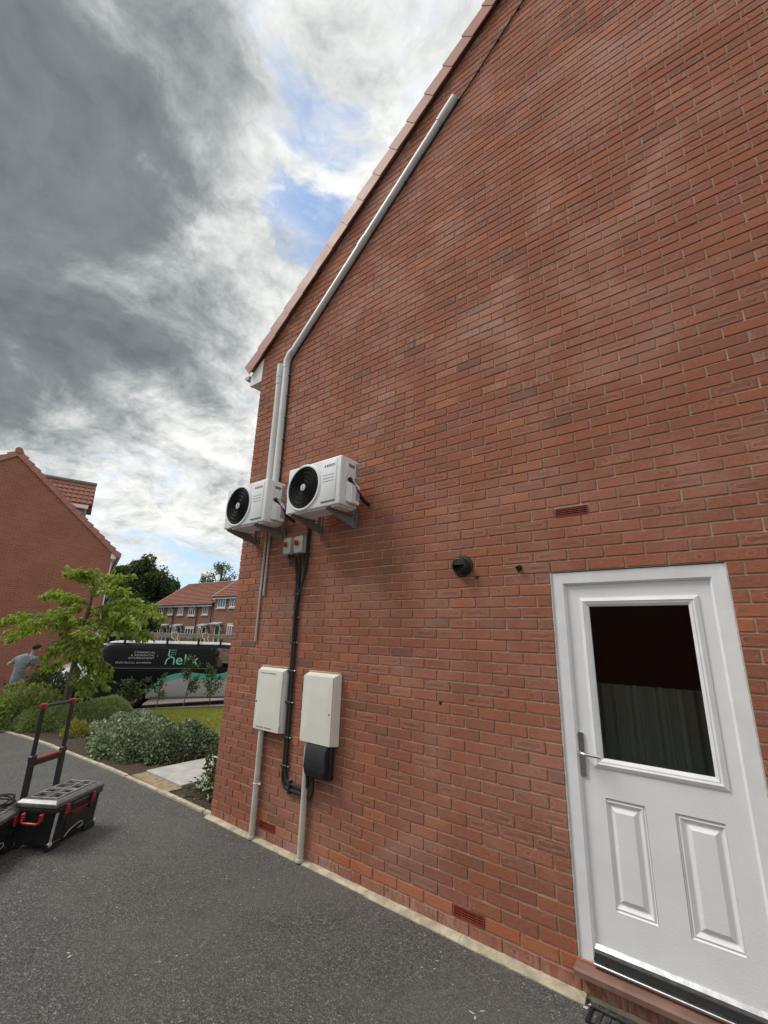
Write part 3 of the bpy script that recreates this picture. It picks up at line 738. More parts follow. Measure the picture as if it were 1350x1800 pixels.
    # wall brackets
    for bx in (.085, .56):
        b = MB()
        arm = [(bx, -.005, -.014), (bx, -.005, -.040), (bx, .05, -.060), (bx, .372, -.150), (bx, .372, -.014)]
        arm = [(bx, -.01, -.014), (bx, -.01, -.034), (bx, .372, -.125), (bx, .372, -.050)] if False else [(bx, -.01, -.013), (bx, -.01, -.030), (bx, .10, -.062), (bx, .372, -.118), (bx, .372, -.043), (bx, .30, -.013)]
        b.prism(arm, (.003, 0, 0)); b.box(bx, bx+.038, -.012, .345, -.0128, -.0095)
        b.box(bx-.002, bx+.04, .372, .3788, -.125, .30); b.box(bx-.002, bx+.0015, .345, .374, -.122, .298)
        br = b.build('bracket', BRK, r)
        for z in (-.10, -.03, .27): MB().lathe((bx+.02, .372, z), (0, -1, 0), [(0, .008), (.005, .008), (.006, 0)], 6).build('bolt', GALV, br)
        for yv in (.03, .20): MB().box(bx+.004, bx+.034, yv-.018, yv+.018, -.0095, -.0005).build('rubber_foot', BLACKR, br)
    return r
make_ac((1.227, -.38, 2.935), 'white air conditioner on the right, higher and nearer of the two on the gable')
make_ac((.180, -.38, 2.921), 'white air conditioner at the left corner, below the long white trunking')

# ------------------------------------------------------------------ trunking, pipes, cables
TRK = mat('white_trunking', (0.66, 0.67, 0.66), 0.42, var=0.06, vscale=6)
def trunk_run(b, pts, w, d, y0=-.0015):
    """half round duct laid on the wall along (x,z) points"""
    pts = [Vector((p[0], 0, p[1])) for p in pts]; prof = [(-.5, 0), (-.5, .45), (-.42, .8), (-.25, .98), (0, 1.0), (.25, .98), (.42, .8), (.5, .45), (.5, 0)]
    rows = []
    for i, p in enumerate(pts):
        dv = (pts[min(i+1, len(pts)-1)]-pts[max(i-1, 0)]).normalized()
        if 0 < i < len(pts)-1:
            d0 = (p-pts[i-1]).normalized(); d1 = (pts[i+1]-p).normalized(); sc_ = 1/max(.5, (d0+d1).normalized().dot(d1))
        else: sc_ = 1
        sd_ = Vector((dv.z, 0, -dv.x))
        rows.append([b.bm.verts.new(p+sd_*(a*w*sc_)+Vector((0, y0-h_*d, 0))) for a, h_ in prof])
    for r0, r1 in zip(rows, rows[1:]):
        for k in range(len(prof)-1): b.bm.faces.new((r0[k], r0[k+1], r1[k+1], r1[k]))
    b.bm.faces.new(rows[0]); b.bm.faces.new(rows[-1][::-1])
tr = empty('cable_trunking', (.545, 0, 3.2), label='long white plastic trunking climbing the gable and following the roof slope', cat='trunking'); tr.location = (0, 0, 0)
T0, T1 = (.545, 5.14), (2.975, 7.40)
tdir = Vector((T1[0]-T0[0], 0, T1[1]-T0[1])).normalized()
b = MB(); trunk_run(b, [(.56, 3.22), (.545, 5.06)], .078, .062); b.build('upright_duct', TRK, tr, smooth=True)
b = MB(); trunk_run(b, [(T0[0]+tdir.x*.10, T0[1]+tdir.z*.10), (T0[0]+tdir.x*1.62, T0[1]+tdir.z*1.62)], .078, .062); b.build('sloping_duct', TRK, tr, smooth=True)
b = MB(); trunk_run(b, [(T0[0]+tdir.x*1.63, T0[1]+tdir.z*1.63), (T1[0]-tdir.x*.22, T1[1]-tdir.z*.22)], .078, .062); b.build('sloping_duct', TRK, tr, smooth=True)
b = MB(); trunk_run(b, [(.545, 5.03), (.545, 5.13), (T0[0]+tdir.x*.07, T0[1]+tdir.z*.07+.02), (T0[0]+tdir.x*.14, T0[1]+tdir.z*.14)], .084, .067); b.build('elbow_joint', TRK, tr, smooth=True)
b = MB(); trunk_run(b, [(T0[0]+tdir.x*1.57, T0[1]+tdir.z*1.57), (T0[0]+tdir.x*1.69, T0[1]+tdir.z*1.69)], .084, .067); b.build('joint_cover', TRK, tr, smooth=True)
b = MB(); trunk_run(b, [(T1[0]-tdir.x*.27, T1[1]-tdir.z*.27), (T1[0]-tdir.x*.20, T1[1]-tdir.z*.20), (T1[0]-tdir.x*.16, T1[1]-tdir.z*.16), (T1[0]-tdir.x*.02, T1[1]-tdir.z*.02), (T1[0], T1[1])], .086, .07); b.build('end_cap', TRK, tr, smooth=True)
t2 = empty('cable_trunking', (0, 0, 0), label='short white trunking standing left of the long one above an air conditioner', cat='trunking')
b = MB(); trunk_run(b, [(.43, 3.22), (.425, 4.90)], .070, .058); b.build('upright_duct', TRK, t2, smooth=True)
b = MB(); trunk_run(b, [(.425, 4.84), (.425, 4.92), (.425, 4.93)], .077, .064); b.build('joint_cover', TRK, t2, smooth=True)
b = MB(); trunk_run(b, [(.425, 4.935), (.425, 5.10), (.425, 5.12)], .080, .066); b.build('end_cap', TRK, t2, smooth=True)

CLIP = mat('steel_clip', (.55, .55, .53), .3, .9)
def clips(parent, pts, step, r, name='cable_clip', off=(0, 0, 0)):
    acc = step*.5
    for p, q in zip(pts, pts[1:]):
        p, q = Vector(p), Vector(q); L = (q-p).length
        while acc < L:
            c = p+(q-p)*(acc/L)+Vector(off); dv = (q-p).normalized()
            MB().box(-r*1.5, r*1.5, -r*1.25, r*1.25, -.008, .008, .002, M=Matrix.Translation(c) @ dv.to_track_quat('Z', 'Y').to_matrix().to_4x4()).build('clip_band', BLACKP, parent)
            sd_ = dv.cross(Vector((0, 1, 0))).normalized()
            MB().lathe(c+sd_*(r*1.6), (0, -1, 0), [(-.004, .006), (.006, .006), (.009, .003), (.009, 0)], 8).build(name, CLIP, parent); acc += step
        acc -= L
nx_ = Vector((tdir.z, 0, -tdir.x))
cpts = [(.613, -.012, 3.25), (.603, -.012, 5.06), (.612, -.012, 5.10)]
e_ = Vector((T0[0], -.012, T0[1]))+nx_*.056; cpts += [tuple(e_+tdir*.06), tuple(e_+tdir*3.32), (3.10, -.012, 7.42), (3.74, -.012, 8.02), (3.86, -.012, 8.18), (3.90, -.012, 8.34), (3.93, -.012, 8.6)]
cb = empty('roof_cable', (0, 0, 0), label='thin black cable clipped beside the long trunking up the gable', cat='cable')
MB().tube(cpts, .0085, 8).build('cable', BLACKR, cb, smooth=True)
clips(cb, cpts[1:2]+[cpts[0]], .29, .009); clips(cb, cpts[3:7], .31, .009)

for (x0, x1, z0, z1, lab) in [(.470, .468, 1.735, 2.95, 'longer of two thin white drain pipes under the left air conditioner'), (.530, .530, 2.215, 2.95, 'shorter of two thin white drain pipes under the left air conditioner')]:
    r_ = empty('drain_pipe', (0, 0, 0), label=lab, cat='pipe', group='condensate pipes')
    MB().tube([(x0, -.014, z1), (x1, -.014, z0)], .0125, 10).build('pipe', mat('offwhite_pipe', (.50, .46, .43), .5), r_, smooth=True)
    for zc in np.arange(z0+.2, z1-.15, .42): MB().box(x0-.016, x0+.016, -.018, .004, zc-.006, zc+.006).build('pipe_clip', mat('offwhite_pipe'), r_)

# isolator switches
ISO = mat('light_grey_isolator', (.50, .49, .47), .5, var=.04); YEL = mat('yellow_plastic', (.62, .42, .03), .45); RED = mat('red_plastic', (.42, .014, .012), .4)
def isolator(x0, x1, lab):
    r_ = empty('isolator_switch', (0, 0, 0), label=lab, cat='switch', group='isolator switches'); z0, z1 = 2.622, 2.795
    b = MB(); b.box(x0, x1, -.060, -.001, z0, z1, .004, seg=2); b.build('back_box', ISO, r_, smooth=True)
    b = MB(); b.box(x0+.001, x1-.001, -.090, -.0603, z0+.001, z1-.001, .006, seg=2); b.build('cover', ISO, r_, smooth=True)
    xc = (x0+x1)/2-.008; zc = 2.722
    MB().lathe((xc, -.090, zc), (0, -1, 0), [(0, .036), (.007, .035), (.009, .030), (.009, 0)], 24).build('yellow_collar', YEL, r_, smooth=True)
    kn = MB().lathe((xc, -.098, zc), (0, -1, 0), [(0, .026), (.018, .025), (.022, .021), (.022, 0)], 20).build('red_knob', RED, r_, smooth=True)
    MB().box(xc-.006, xc+.006, -.128, -.1195, zc-.022, zc+.022, .002).build('knob_grip', RED, r_)
    for sx in (x0+.012, x1-.012):
        for sz in (z0+.012, z1-.012): MB().lathe((sx, -.0895, sz), (0, -1, 0), [(0, .004), (.002, .0035), (.002, 0)], 8).build('screw', GREYT, r_)
    for dx in (.03, x1-x0-.03): MB().lathe((x0+dx, -.03, z0), (0, 0, -1), [(0, .013), (.022, .013), (.024, .009), (.035, .009)], 10).build('cable_gland', BLACKP, r_)
isolator(.878, .992, 'grey isolator box with red knob, left one of the pair')
isolator(1.045, 1.172, 'grey isolator box with red knob, right one of the pair')

# black supply cables
sc_ = empty('supply_cables', (0, 0, 0), label='pair of black armoured cables dropping past the meter boxes into the black joint box', cat='cables')
def smooth_path(pts, k=6):
    pts = [Vector(p) for p in pts]; out_ = []
    for i in range(len(pts)-1):
        p0, p1, p2, p3 = pts[max(i-1, 0)], pts[i], pts[i+1], pts[min(i+2, len(pts)-1)]
        for j in range(k):
            t = j/k; out_.append(.5*((2*p1)+(-p0+p2)*t+(2*p0-5*p1+4*p2-p3)*t*t+(-p0+3*p1-3*p2+p3)*t**3))
    return out_+[pts[-1]]
yA = -.018
pa = [(1.02, -.03, 2.60), (1.024, yA, 2.50), (1.058, yA, 2.38), (1.064, yA, 2.2), (1.072, yA, 1.6), (1.080, yA, .95), (1.078, yA, .62), (1.082, yA, .555), (1.12, yA, .50), (1.19, yA, .492), (1.42, yA, .488), (1.46, yA-.01, .50), (1.49, yA-.02, .55), (1.495, -.05, .68)]
pb = [(1.075, -.03, 2.60), (1.080, yA, 2.48), (1.090, yA, 2.2), (1.100, yA, 1.6), (1.110, yA, .95), (1.110, yA, .66), (1.116, yA, .60), (1.15, yA, .545), (1.22, yA, .535), (1.36, yA, .533), (1.40, yA-.01, .545), (1.425, yA-.02, .59), (1.428, -.05, .68)]
pc = [(1.14, -.03, 2.60), (1.155, yA, 2.45), (1.150, yA, 2.34), (1.110, yA-.016, 2.18), (1.094, yA-.022, 2.05), (1.094, yA-.02, 1.75)]
pd_ = [(1.178, -.02, 2.95), (1.180, -.02, 2.70), (1.176, yA, 2.52), (1.165, yA, 2.42)]
for pp, rr_ in ((pa, .0145), (pb, .0145), (pc, .011), (pd_, .017)):
    MB().tube(smooth_path(pp), rr_, 9).build('cable', BLACKR, sc_, smooth=True)
def cl2(x, z, horiz=False):
    M = Matrix.Translation((x, -.016, z))
    if horiz: MB().box(-.010, .010, -.02, .016, -.055, .055, .003, M=M).build('cable_clip', BLACKP, sc_)
    else: MB().box(-.042, .042, -.02, .016, -.010, .010, .003, M=M).build('cable_clip', BLACKP, sc_)
    for s in (-1, 1):
        c = Vector((x+(s*.045 if not horiz else 0), -.014, z+(s*.05 if horiz else 0)))
        MB().lathe(c, (0, -1, 0), [(-.004, .008), (.008, .008), (.011, .004), (.011, 0)], 8).build('clip_screw', CLIP, sc_)
for z in (2.21, 1.98, 1.74, 1.48, 1.20, .90, .665): cl2(1.074+(2.2-z)*.014, z)
cl2(1.185, .515, True); cl2(1.355, .512, True)
lp = [(.94, -.03, 2.60), (.938, -.03, 2.54), (.955, -.03, 2.515), (.975, -.03, 2.54), (.972, -.03, 2.60)]
MB().tube(smooth_path(lp), .007, 8).build('cable_loop', BLACKR, sc_, smooth=True)

# meter boxes
DUST = mat('cream_render_edge', (.52, .43, .31), .9, var=.2, vscale=20)
def meter_box(x0, x1, z0, z1, d, lab, keyx, hinge):
    r_ = empty('meter_box', (0, 0, 0), label=lab, cat='meter box', group='meter boxes')
    b = MB()
    wp = [(x0-.012, -.0005, z0-.006), (x1+.014, -.0005, z0-.006), (x1+.014, -.0005, z1+.018), (x0-.012, -.0005, z1+.018)]
    fp = [(x0+.004, -d, z0+.002), (x1-.002, -d, z0+.002), (x1-.002, -d, z1-.004), (x0+.004, -d, z1-.004)]
    a_ = [b.bm.verts.new(p) for p in wp]; c_ = [b.bm.verts.new(p) for p in fp]; b.bm.faces.new(a_[::-1]); b.bm.faces.new(c_)
    for q in range(4): b.bm.faces.new((a_[q], a_[(q+1) % 4], c_[(q+1) % 4], c_[q]))
    bmesh.ops.bevel(b.bm, geom=list(b.bm.edges), offset=.004, segments=2, affect='EDGES'); b.build('cabinet', CREAM, r_, smooth=True)
    # shallow pyramid door
    b = MB(); y0 = -d-.0015; X0, X1, Z0, Z1 = x0+.006, x1-.008, z0+.004, z1-.012; cxm, czm = (X0+X1)/2, (Z0+Z1)/2
    rim = [(X0, Z0), (X1, Z0), (X1, Z1), (X0, Z1)]; mid_ = [(X0+.09, Z0+.16), (X1-.06, Z0+.16), (X1-.06, Z1-.16), (X0+.09, Z1-.16)]
    v0 = [b.bm.verts.new((x_, y0+.001, z_)) for x_, z_ in rim]; v1 = [b.bm.verts.new((x_, y0-.014, z_)) for x_, z_ in rim]; v2 = [b.bm.verts.new((x_, y0-.020, z_)) for x_, z_ in mid_]
    for A_, B_ in ((v0, v1), (v1, v2)):
        for q in range(4): b.bm.faces.new((A_[q], A_[(q+1) % 4], B_[(q+1) % 4], B_[q]))
    b.bm.faces.new(v2); b.bm.faces.new(v0[::-1]); dr_ = b.build('cabinet_door', CREAM, r_)
    MB().lathe((keyx, y0-.0135, (z0+z1)/2-.03), (0, -1, 0), [(-.004, .010), (.003, .010), (.004, .004), (.0005, .003), (.0005, 0)], 12).build('key_lock', GREYT, r_)
    if hinge:
        for zz in (z0+.06, z1-.09): MB().box(X1-.006, X1+.008, y0-.018, y0+.004, zz-.022, zz+.022, .002).build('hinge', CREAM, r_)
        for zz in (Z0+.022, Z1-.03):
            for k in (0, 1): MB().box(X0+.05+k*.12, X0+.155+k*.12, y0-.0172, y0-.012, zz, zz+.005).build('vent_slot', GREYT, r_)
    MB().box(x0-.004, x1+.006, -.022, -.001, z1+.018, z1+.026).build('mortar_fillet', DUST, r_)
meter_box(.640, 1.030, .925, 1.482, .055, 'cream meter box on the left, with vent slots and hinges', .662, True)
meter_box(1.342, 1.722, .922, 1.478, .078, 'cream meter box on the right, above the black joint box', 1.69, False)

def service_pipe(x, y, ztop, zbot, lab):
    r_ = empty('service_pipe', (x, y, 0), label=lab, cat='pipe', group='service pipes')
    MB().tube([(0, 0, ztop), (.001, .0, (ztop+zbot)/2), (0, 0, zbot)], .027, 14).build('pipe', PIPE, r_, smooth=True)
    MB().lathe((0, 0, zbot), (0, 0, 1), [(0, .031), (.02, .031), (.022, .0272)], 14).build('pipe_shoe', PIPE, r_)
    return r_
p1 = service_pipe(.735, -.035, .930, .012, 'cream service pipe running down from the left meter box')
b = MB(); b.ring((0, 0, .46), (0, 0, 1), .0285, .004, 16, 6); b.box(.026, .058, -.006, .008, .452, .468, .002); b.box(.0, .012, .018, .034, .452, .468); b.build('pipe_strap', WHITE, p1)
service_pipe(1.393, -.035, .930, .012, 'cream service pipe running down from the right meter box')

jb = empty('joint_box', (0, 0, 0), label='black plastic joint box tucked under the right meter box', cat='box')
b = MB(); b.box(1.43, 1.70, -.06, -.001, .66, .925, .018, seg=3); b.build('back_half', BLACKP, jb, smooth=True)
b = MB(); b.prism([(1.435, -.058, .672), (1.695, -.058, .672), (1.695, -.058, .925), (1.435, -.058, .925)], (0, -.001, 0)); 
bz = [(0.0, .672), (.02, .665), (.045, .69), (.052, .74), (.052, .87), (.03, .925), (0, .925)]
b = MB(); b.prism([(1.438, -.060-h_, z_) for h_, z_ in bz], (.252, 0, 0)); bmesh.ops.bevel(b.bm, geom=list(b.bm.edges), offset=.008, segments=2, affect='EDGES'); b.build('domed_cover', BLACKP, jb, smooth=True)

# flue cap and door bell push
vt = empty('wall_vent', (2.937, 0, 2.362), label='round black extractor vent cowl on the brick wall', cat='vent')
MB().lathe((0, 0, 0), (0, -1, 0), [(0, .083), (.010, .083), (.016, .078), (.018, .060)], 36).build('wall_flange', BLACKP, vt, smooth=True)
MB().lathe((0, -.012, -.004), (0, -1, 0), [(0, .064), (.045, .062), (.062, .055), (.066, .048), (.052, .044), (.02, .044), (.02, 0)], 32).build('cowl', BLACKP, vt, smooth=True)
b = MB(); b.box(-.044, .044, -.074, -.070, .0, .040, .001); b.build('cowl_hood', BLACKP, vt)
sv_ = empty('wall_sensor', (3.378, 0, 2.318), label='small black round stub outlet between the vent and the door', cat='outlet')
MB().lathe((0, 0, 0), (0, -1, 0), [(-.01, .019), (.018, .019), (.028, .015), (.030, .010), (.022, .008), (.022, 0)], 16).build('stub', BLACKP, sv_, smooth=True)
MB().lathe((0, 0, 0), (0, -1, 0), [(-.002, .023), (.003, .023), (.004, .0195)], 16).build('collar', BLACKP, sv_)

# gully under the sill
gy = empty('drain_gully', (3.95, -.11, 0), label='black slotted drain gully in the tarmac below the door sill', cat='drain')
b = MB(); b.box(-.30, .62, -.055, -.047, -.04, .010); b.box(-.30, .62, .052, .060, -.04, .010); b.box(-.30, -.285, -.047, .052, -.04, .0098); b.build('channel_frame', BLACKP, gy)
MB().box(-.285, .62, -.047, .052, -.05, -.03).build('channel_floor', DARKV, gy)
for i in range(22): x_ = -.262+i*.04; MB().box(x_, x_+.022, -.0465, .0515, -.012, .006, .002).build('grate_bar', mat('dusty_black_iron', (.05, .045, .04), .7, var=.5, vscale=30), gy)
SPLASH = mat('chalk_white', (.55, .54, .51), .95, var=.2, vscale=60)
def splat(px, py, w, h_, rot):
    p = on_ground(px, py); M = Matrix.Translation((p.x, p.y, zg(p.x)+.0015)) @ Matrix.Rotation(rot, 4, 'Z')
    n = 14; b = MB(); pts = [M @ Vector((w*(1+RS.uniform(-.5, .4))*math.cos(2*math.pi*i/n), h_*(1+RS.uniform(-.5, .4))*math.sin(2*math.pi*i/n), 0)) for i in range(n)]
    b.bm.faces.new([b.bm.verts.new(q) for q in pts])
    return b.build('paint_splash', SPLASH, bpy.data.objects['driveway'])
for a_ in [(768, 1692, .012, .003, .4), (764, 1704, .009, .003, 1.3), (830, 1782, .022, .004, .1), (848, 1781, .016, .003, .8), (835, 1791, .010, .005, 2.0), (120, 1677, .014, .004, .5), (121, 1683, .012, .005, 2.2), (1030, 1775, .012, .008, .5), (1037, 1769, .010, .006, 1.2), (398, 1540, .006, .003, 0), (310, 1683, .007, .004, .4), (238, 1716, .007, .003, .9), (455, 1547, .006, .003, .9), (640, 1590, .006, .003, .4), (905, 1660, .006, .003, .3), (560, 1600, .005, .003, 1)]: splat(*a_)

# ------------------------------------------------------------------ tool boxes
TBK = mat('tool_box_plastic', (0.022, 0.022, 0.023), 0.42, var=.35, vscale=25, bump=.1, bscale=200)
TLID = mat('sky_sheen_lid_plastic', (0.13, 0.13, 0.128), 0.33, var=.45, vscale=18)  # grey lifted to paint the sky's reflection into the lid
TRED = mat('red_tool_plastic', (.33, .02, .02), .4, var=.1)
TGREY = mat('grey_corner_metal', (.58, .58, .57), .45, .2, var=.15, vscale=30)
def tool_box(loc, rz, L, Wd, H, label, handle, logo):
    r_ = empty('tool_box', loc, rz, label, 'tool box', 'rolling tool boxes')
    b = MB(); z0, z1 = .035, H-.085; t_ = .022
    A_ = [(t_, t_, z0), (L-t_, t_, z0), (L-t_, Wd-t_, z0), (t_, Wd-t_, z0)]; B_ = [(.006, .006, z1), (L-.006, .006, z1), (L-.006, Wd-.006, z1), (.006, Wd-.006, z1)]
    a_ = [b.bm.verts.new(p) for p in A_]; c_ = [b.bm.verts.new(p) for p in B_]; b.bm.faces.new(a_[::-1]); b.bm.faces.new(c_)
    for q in range(4): b.bm.faces.new((a_[q], a_[(q+1) % 4], c_[(q+1) % 4], c_[q]))
    bmesh.ops.bevel(b.bm, geom=list(b.bm.edges), offset=.012, segments=2, affect='EDGES')
    # foot rail with a cut-out in the middle of the front
    b.box(.01, .15, .008, .05, 0, .06, .006); b.box(L-.15, L-.01, .008, .05, 0, .06, .006); b.box(.012, .06, Wd-.05, Wd-.01, 0, .06, .006); b.box(L-.06, L-.012, Wd-.05, Wd-.01, 0, .06, .006)
    b.build('body', TBK, r_, smooth=True)
    MB().box(-.006, L+.006, -.006, Wd+.006, H-.10, H-.062, .008, seg=2).build('rim', TBK, r_, smooth=True)
    b = MB(); A_ = [(-.008, -.008, H-.06), (L+.008, -.008, H-.06), (L+.008, Wd+.008, H-.06), (-.008, Wd+.008, H-.06)]; B_ = [(.03, .025, H-.004), (L-.03, .025, H-.004), (L-.03, Wd-.02, H-.004), (.03, Wd-.02, H-.004)]
    a_ = [b.bm.verts.new(p) for p in A_]; m_ = [b.bm.verts.new((p[0], p[1], H-.03)) for p in A_]; c_ = [b.bm.verts.new(p) for p in B_]; b.bm.faces.new(a_[::-1]); b.bm.faces.new(c_)
    for P_, Q_ in ((a_, m_), (m_, c_)):
        for q in range(4): b.bm.faces.new((P_[q], P_[(q+1) % 4], Q_[(q+1) % 4], Q_[q]))
    bmesh.ops.bevel(b.bm, geom=list(b.bm.edges), offset=.005, segments=1, affect='EDGES'); lid = b.build('lid', TLID, r_)
    b = MB()
    for yv in (.04, Wd*.40, Wd*.43, Wd-.075): b.box(.045, L-.045, yv, yv+.014, H-.006, H+.006, .002)
    for xv in (.05, L*.31, L*.5-.02, L*.5+.01, L*.72, L-.065): b.box(xv, xv+.013, .045, Wd-.065, H-.005, H+.0055, .002)
    b.build('lid_ribs', mat('grey_rib_plastic', (.24, .24, .235), .4, var=.3, vscale=20), lid)  # ribs in a lighter grey than the lid
    b = MB()
    for xv in (.11, .21, .34, .44):
        for yv in (.085, .235): b.box(xv, xv+.05, yv, yv+.04, H-.0055, H-.002)
    b.build('cleat_slots', DARKV, lid)
    # silver corner guards
    for xv in (.018, L-.036):
        M = Matrix.Translation((xv, 0, 0)) @ Matrix.Shear('XZ', 4, (0, 0))
        b = MB(); b.prism([(xv, .003, H-.09), (xv+.026, .003, H-.09), (xv+.026, .020, .06), (xv, .020, .06)], (0, -.007, 0)); b.build('corner_guard', TGREY, r_)
        MB().box(xv-.006, xv+.032, .006, .03, .035, .064, .005).build('guard_foot', TGREY, r_)
    # latches
    for xv in (.105, L-.155):
        b = MB(); b.box(xv, xv+.042, -.022, -.004, H-.135, H-.055, .006); b.box(xv+.004, xv+.038, -.026, -.02, H-.11, H-.085, .003); b.build('latch', TRED, r_)
        MB().box(xv-.004, xv+.046, -.004, .008, H-.19, H-.145, .003).build('latch_catch', TBK, r_)
    # side carry handle (red)
    b = MB(); b.tube([(-.004, .10, H-.105), (-.02, .10, H-.115), (-.028, .10, H-.16), (-.028, .125, H-.172), (-.028, Wd-.125, H-.172), (-.028, Wd-.10, H-.16), (-.02, Wd-.10, H-.115), (-.004, Wd-.10, H-.105)], .011, 8)
    b.box(-.03, -.004, .085, .118, H-.155, H-.10, .004); b.box(-.03, -.004, Wd-.118, Wd-.085, H-.155, H-.10, .004); b.build('carry_handle', TRED, r_, smooth=True)
    # front recess and wire
    MB().box(.17, L-.17, .0045, .03, .10, H-.14, .004).build('front_recess', TBK, r_)
    b = MB(); b.tube(smooth_path([(L*.5-.11, .012, .05), (L*.5-.07, .004, .09), (L*.5+.03, .002, .115), (L*.5+.08, .003, .108), (L*.5+.09, .006, .08), (L*.5+.05, .008, .068)]), .004, 6); b.build('foot_bail', TGREY, r_, smooth=True)
    if logo:
        Mt = Matrix.Translation((L*.5-.088, -.0005, H-.175)) @ Matrix.Rotation(math.pi/2, 4, 'X') @ Matrix.Rotation(.10, 4, 'Z')
        text_obj('lettering', 'Milwaukee', .052, TRED, r_, Mt, .0014, shear=.35, offset=.0003, space=.9)
        MB().prism([(L*.5-.085, -.002, H-.186), (L*.5+.11, -.002, H-.168), (L*.5+.10, -.002, H-.171), (L*.5-.07, -.002, H-.188)], (0, -.001, 0)).build('logo', TRED, r_)
        MB().box(L*.5-.09, L*.5+.10, -.0075, -.0045, H-.088, H-.07, .001).build('name_strip', mat('grey_tool_plastic', (.10, .10, .10), .5), r_)
    # wheels
    for xv in (.03, L-.07):
        wh = MB().lathe((xv, Wd-.03, .085), (1, 0, 0), [(0, .03), (0, .075), (.006, .085), (.034, .085), (.04, .075), (.04, .03)], 20).build('wheel', BLACKR, r_, smooth=True)
    if handle:
        y_ = Wd+.018
        for xv in (.085, .445):
            MB().box(xv-.026, xv+.026, y_-.018, y_+.018, .12, H+.30, .006).build('handle_sleeve', TBK, r_)
            MB().box(xv-.018, xv+.018, y_-.013, y_+.013, H+.30, H+.715, .005).build('handle_post', BLACKP, r_)
            MB().box(xv-.030, xv+.030, y_-.022, y_+.022, H+.265, H+.315, .006).build('sleeve_collar', TBK, r_)
        MB().box(.112, .418, y_-.013, y_+.013, H+.225, H+.262, .004).build('cross_bar', TBK, r_)
        MB().box(.114, .416, y_-.017, y_+.010, H+.2625, H+.285, .003).build('cross_bar_trim', TRED, r_)
        MB().box(.085, .445, y_-.016, y_+.016, H+.716, H+.742, .007).build('grip', TBK, r_)
        for xv in (.085, .445): MB().box(xv-.034, xv+.034, y_-.021, y_+.021, H+.70, H+.752, .010, seg=2).build('grip_end', TRED, r_, smooth=True)
    return r_
tool_box((-.294, -1.316, 0), R(123.6), .586, .367, .385, 'black tool box with raised pull handle and red latches on the tarmac', True, True)
tb2 = tool_box((-.20, -1.84, 0), R(137), .586, .367, .33, 'second black tool box cut off by the left edge', False, False)
cl = empty('cable_coil', (-.72, -1.62, .34), label='coil of black cable lying on the second tool box', cat='cable')
for k in range(4):
    pts = []
    for i in range(25):
        t = 2*math.pi*i/24; rr_ = .12+.01*math.sin(3*t+k)
        pts.append((rr_*math.cos(t)*1.2+.01*k, rr_*math.sin(t)-.01*k, .008+.013*k+.012*math.sin(2*t+k*1.7)))
    MB().tube(pts, .0065, 7).build('loop', BLACKR, cl, smooth=True)

# ------------------------------------------------------------------ panel vans
TYRE = mat('tyre_rubber', (.012, .012, .012), .85); RIM = mat('wheel_rim', (.22, .22, .22), .4, .6); LAMPR = mat('red_lamp', (.42, .015, .012), .15, coat=.6)
MINT = mat('mint_vinyl', (.22, .62, .50), .5); WTXT = mat('white_vinyl', (.62, .62, .62), .5)
VGL = mat('van_glass', fn=gl_fn)
def livery(name, top, low, teal, gloss):
    """vinyl wrap: dark upper, pale lower with a teal wave between (object space: x forward, z up)"""
    def fn(t, b, g):
        o = t.add('TexCoord').outputs['Object']; s = t.add('SeparateXYZ', Vector=o)
        fc = t.add('FloatCurve', Value=t.math('DIVIDE', s.outputs[0], 5.2)); c = fc.mapping.curves[0]
        pts = [(0, .10), (.20, .12), (.27, .20), (.33, .33), (.39, .40), (.47, .425), (.56, .40), (.64, .395), (.70, .44), (.76, .53), (.83, .62), (1, .75)]
        c.points[0].location = pts[0]; c.points[-1].location = pts[-1]
        for p in pts[1:-1]: c.points.new(*p)
        fc.mapping.update()
        zb = t.math('MULTIPLY', fc.outputs[0], 2.0)
        d = t.math('SUBTRACT', s.outputs[2], zb)
        wband = t.math('ADD', .15, t.math('MULTIPLY', t.math('SUBTRACT', s.outputs[0], 1.4), .018))
        isteal = t.math('LESS_THAN', d, wband); islow = t.math('LESS_THAN', d, 0.0)
        col = t.mix(isteal, top, teal); col = t.mix(islow, col, low)
        plast = t.math('MULTIPLY', t.math('LESS_THAN', s.outputs[0], 1.02), t.math('LESS_THAN', s.outputs[2], .78)); col = t.mix(plast, col, (.02, .022, .026))
        rf = t.math('GREATER_THAN', s.outputs[2], 1.835); col = t.mix(rf, col, (.72, .73, .74))
        t.l.new(col, b.inputs['Base Color'])
    return mat(name, top, gloss, coat=.0, spec=.16, fn=fn)
VB = livery('black_van_wrap', (.008, .0085, .010), (.52, .53, .53), (.13, .50, .40), .38)
VW = livery('white_van_wrap', (.045, .05, .06), (.62, .64, .66), (.11, .43, .34), .42)
VWN = mat('white_van_paint', (.70, .72, .74), .3, coat=.4)
ROWS = [(0, .955), (.05, .975), (.12, .99), (.28, 1.0), (.42, .997), (.50, .985), (.535, .965), (.56, .958), (.84, .845), (.90, .815), (.945, .76), (.975, .66), (.992, .45), (1.0, 0)]
def van_zr(x):
    pts = [(0, 1.70), (.03, 1.80), (.10, 1.865), (.25, 1.89), (1.5, 1.905), (3.2, 1.90), (3.6, 1.87), (3.8, 1.815), (4.0, 1.68), (4.2, 1.50), (4.42, 1.24), (4.5, 1.17), (4.75, 1.09), (4.95, .99), (5.07, .86), (5.13, .70)]
    for (a_, b_), (c_, d_) in zip(pts, pts[1:]):
        if x <= c_: return b_+(d_-b_)*(x-a_)/(c_-a_)
    return .70
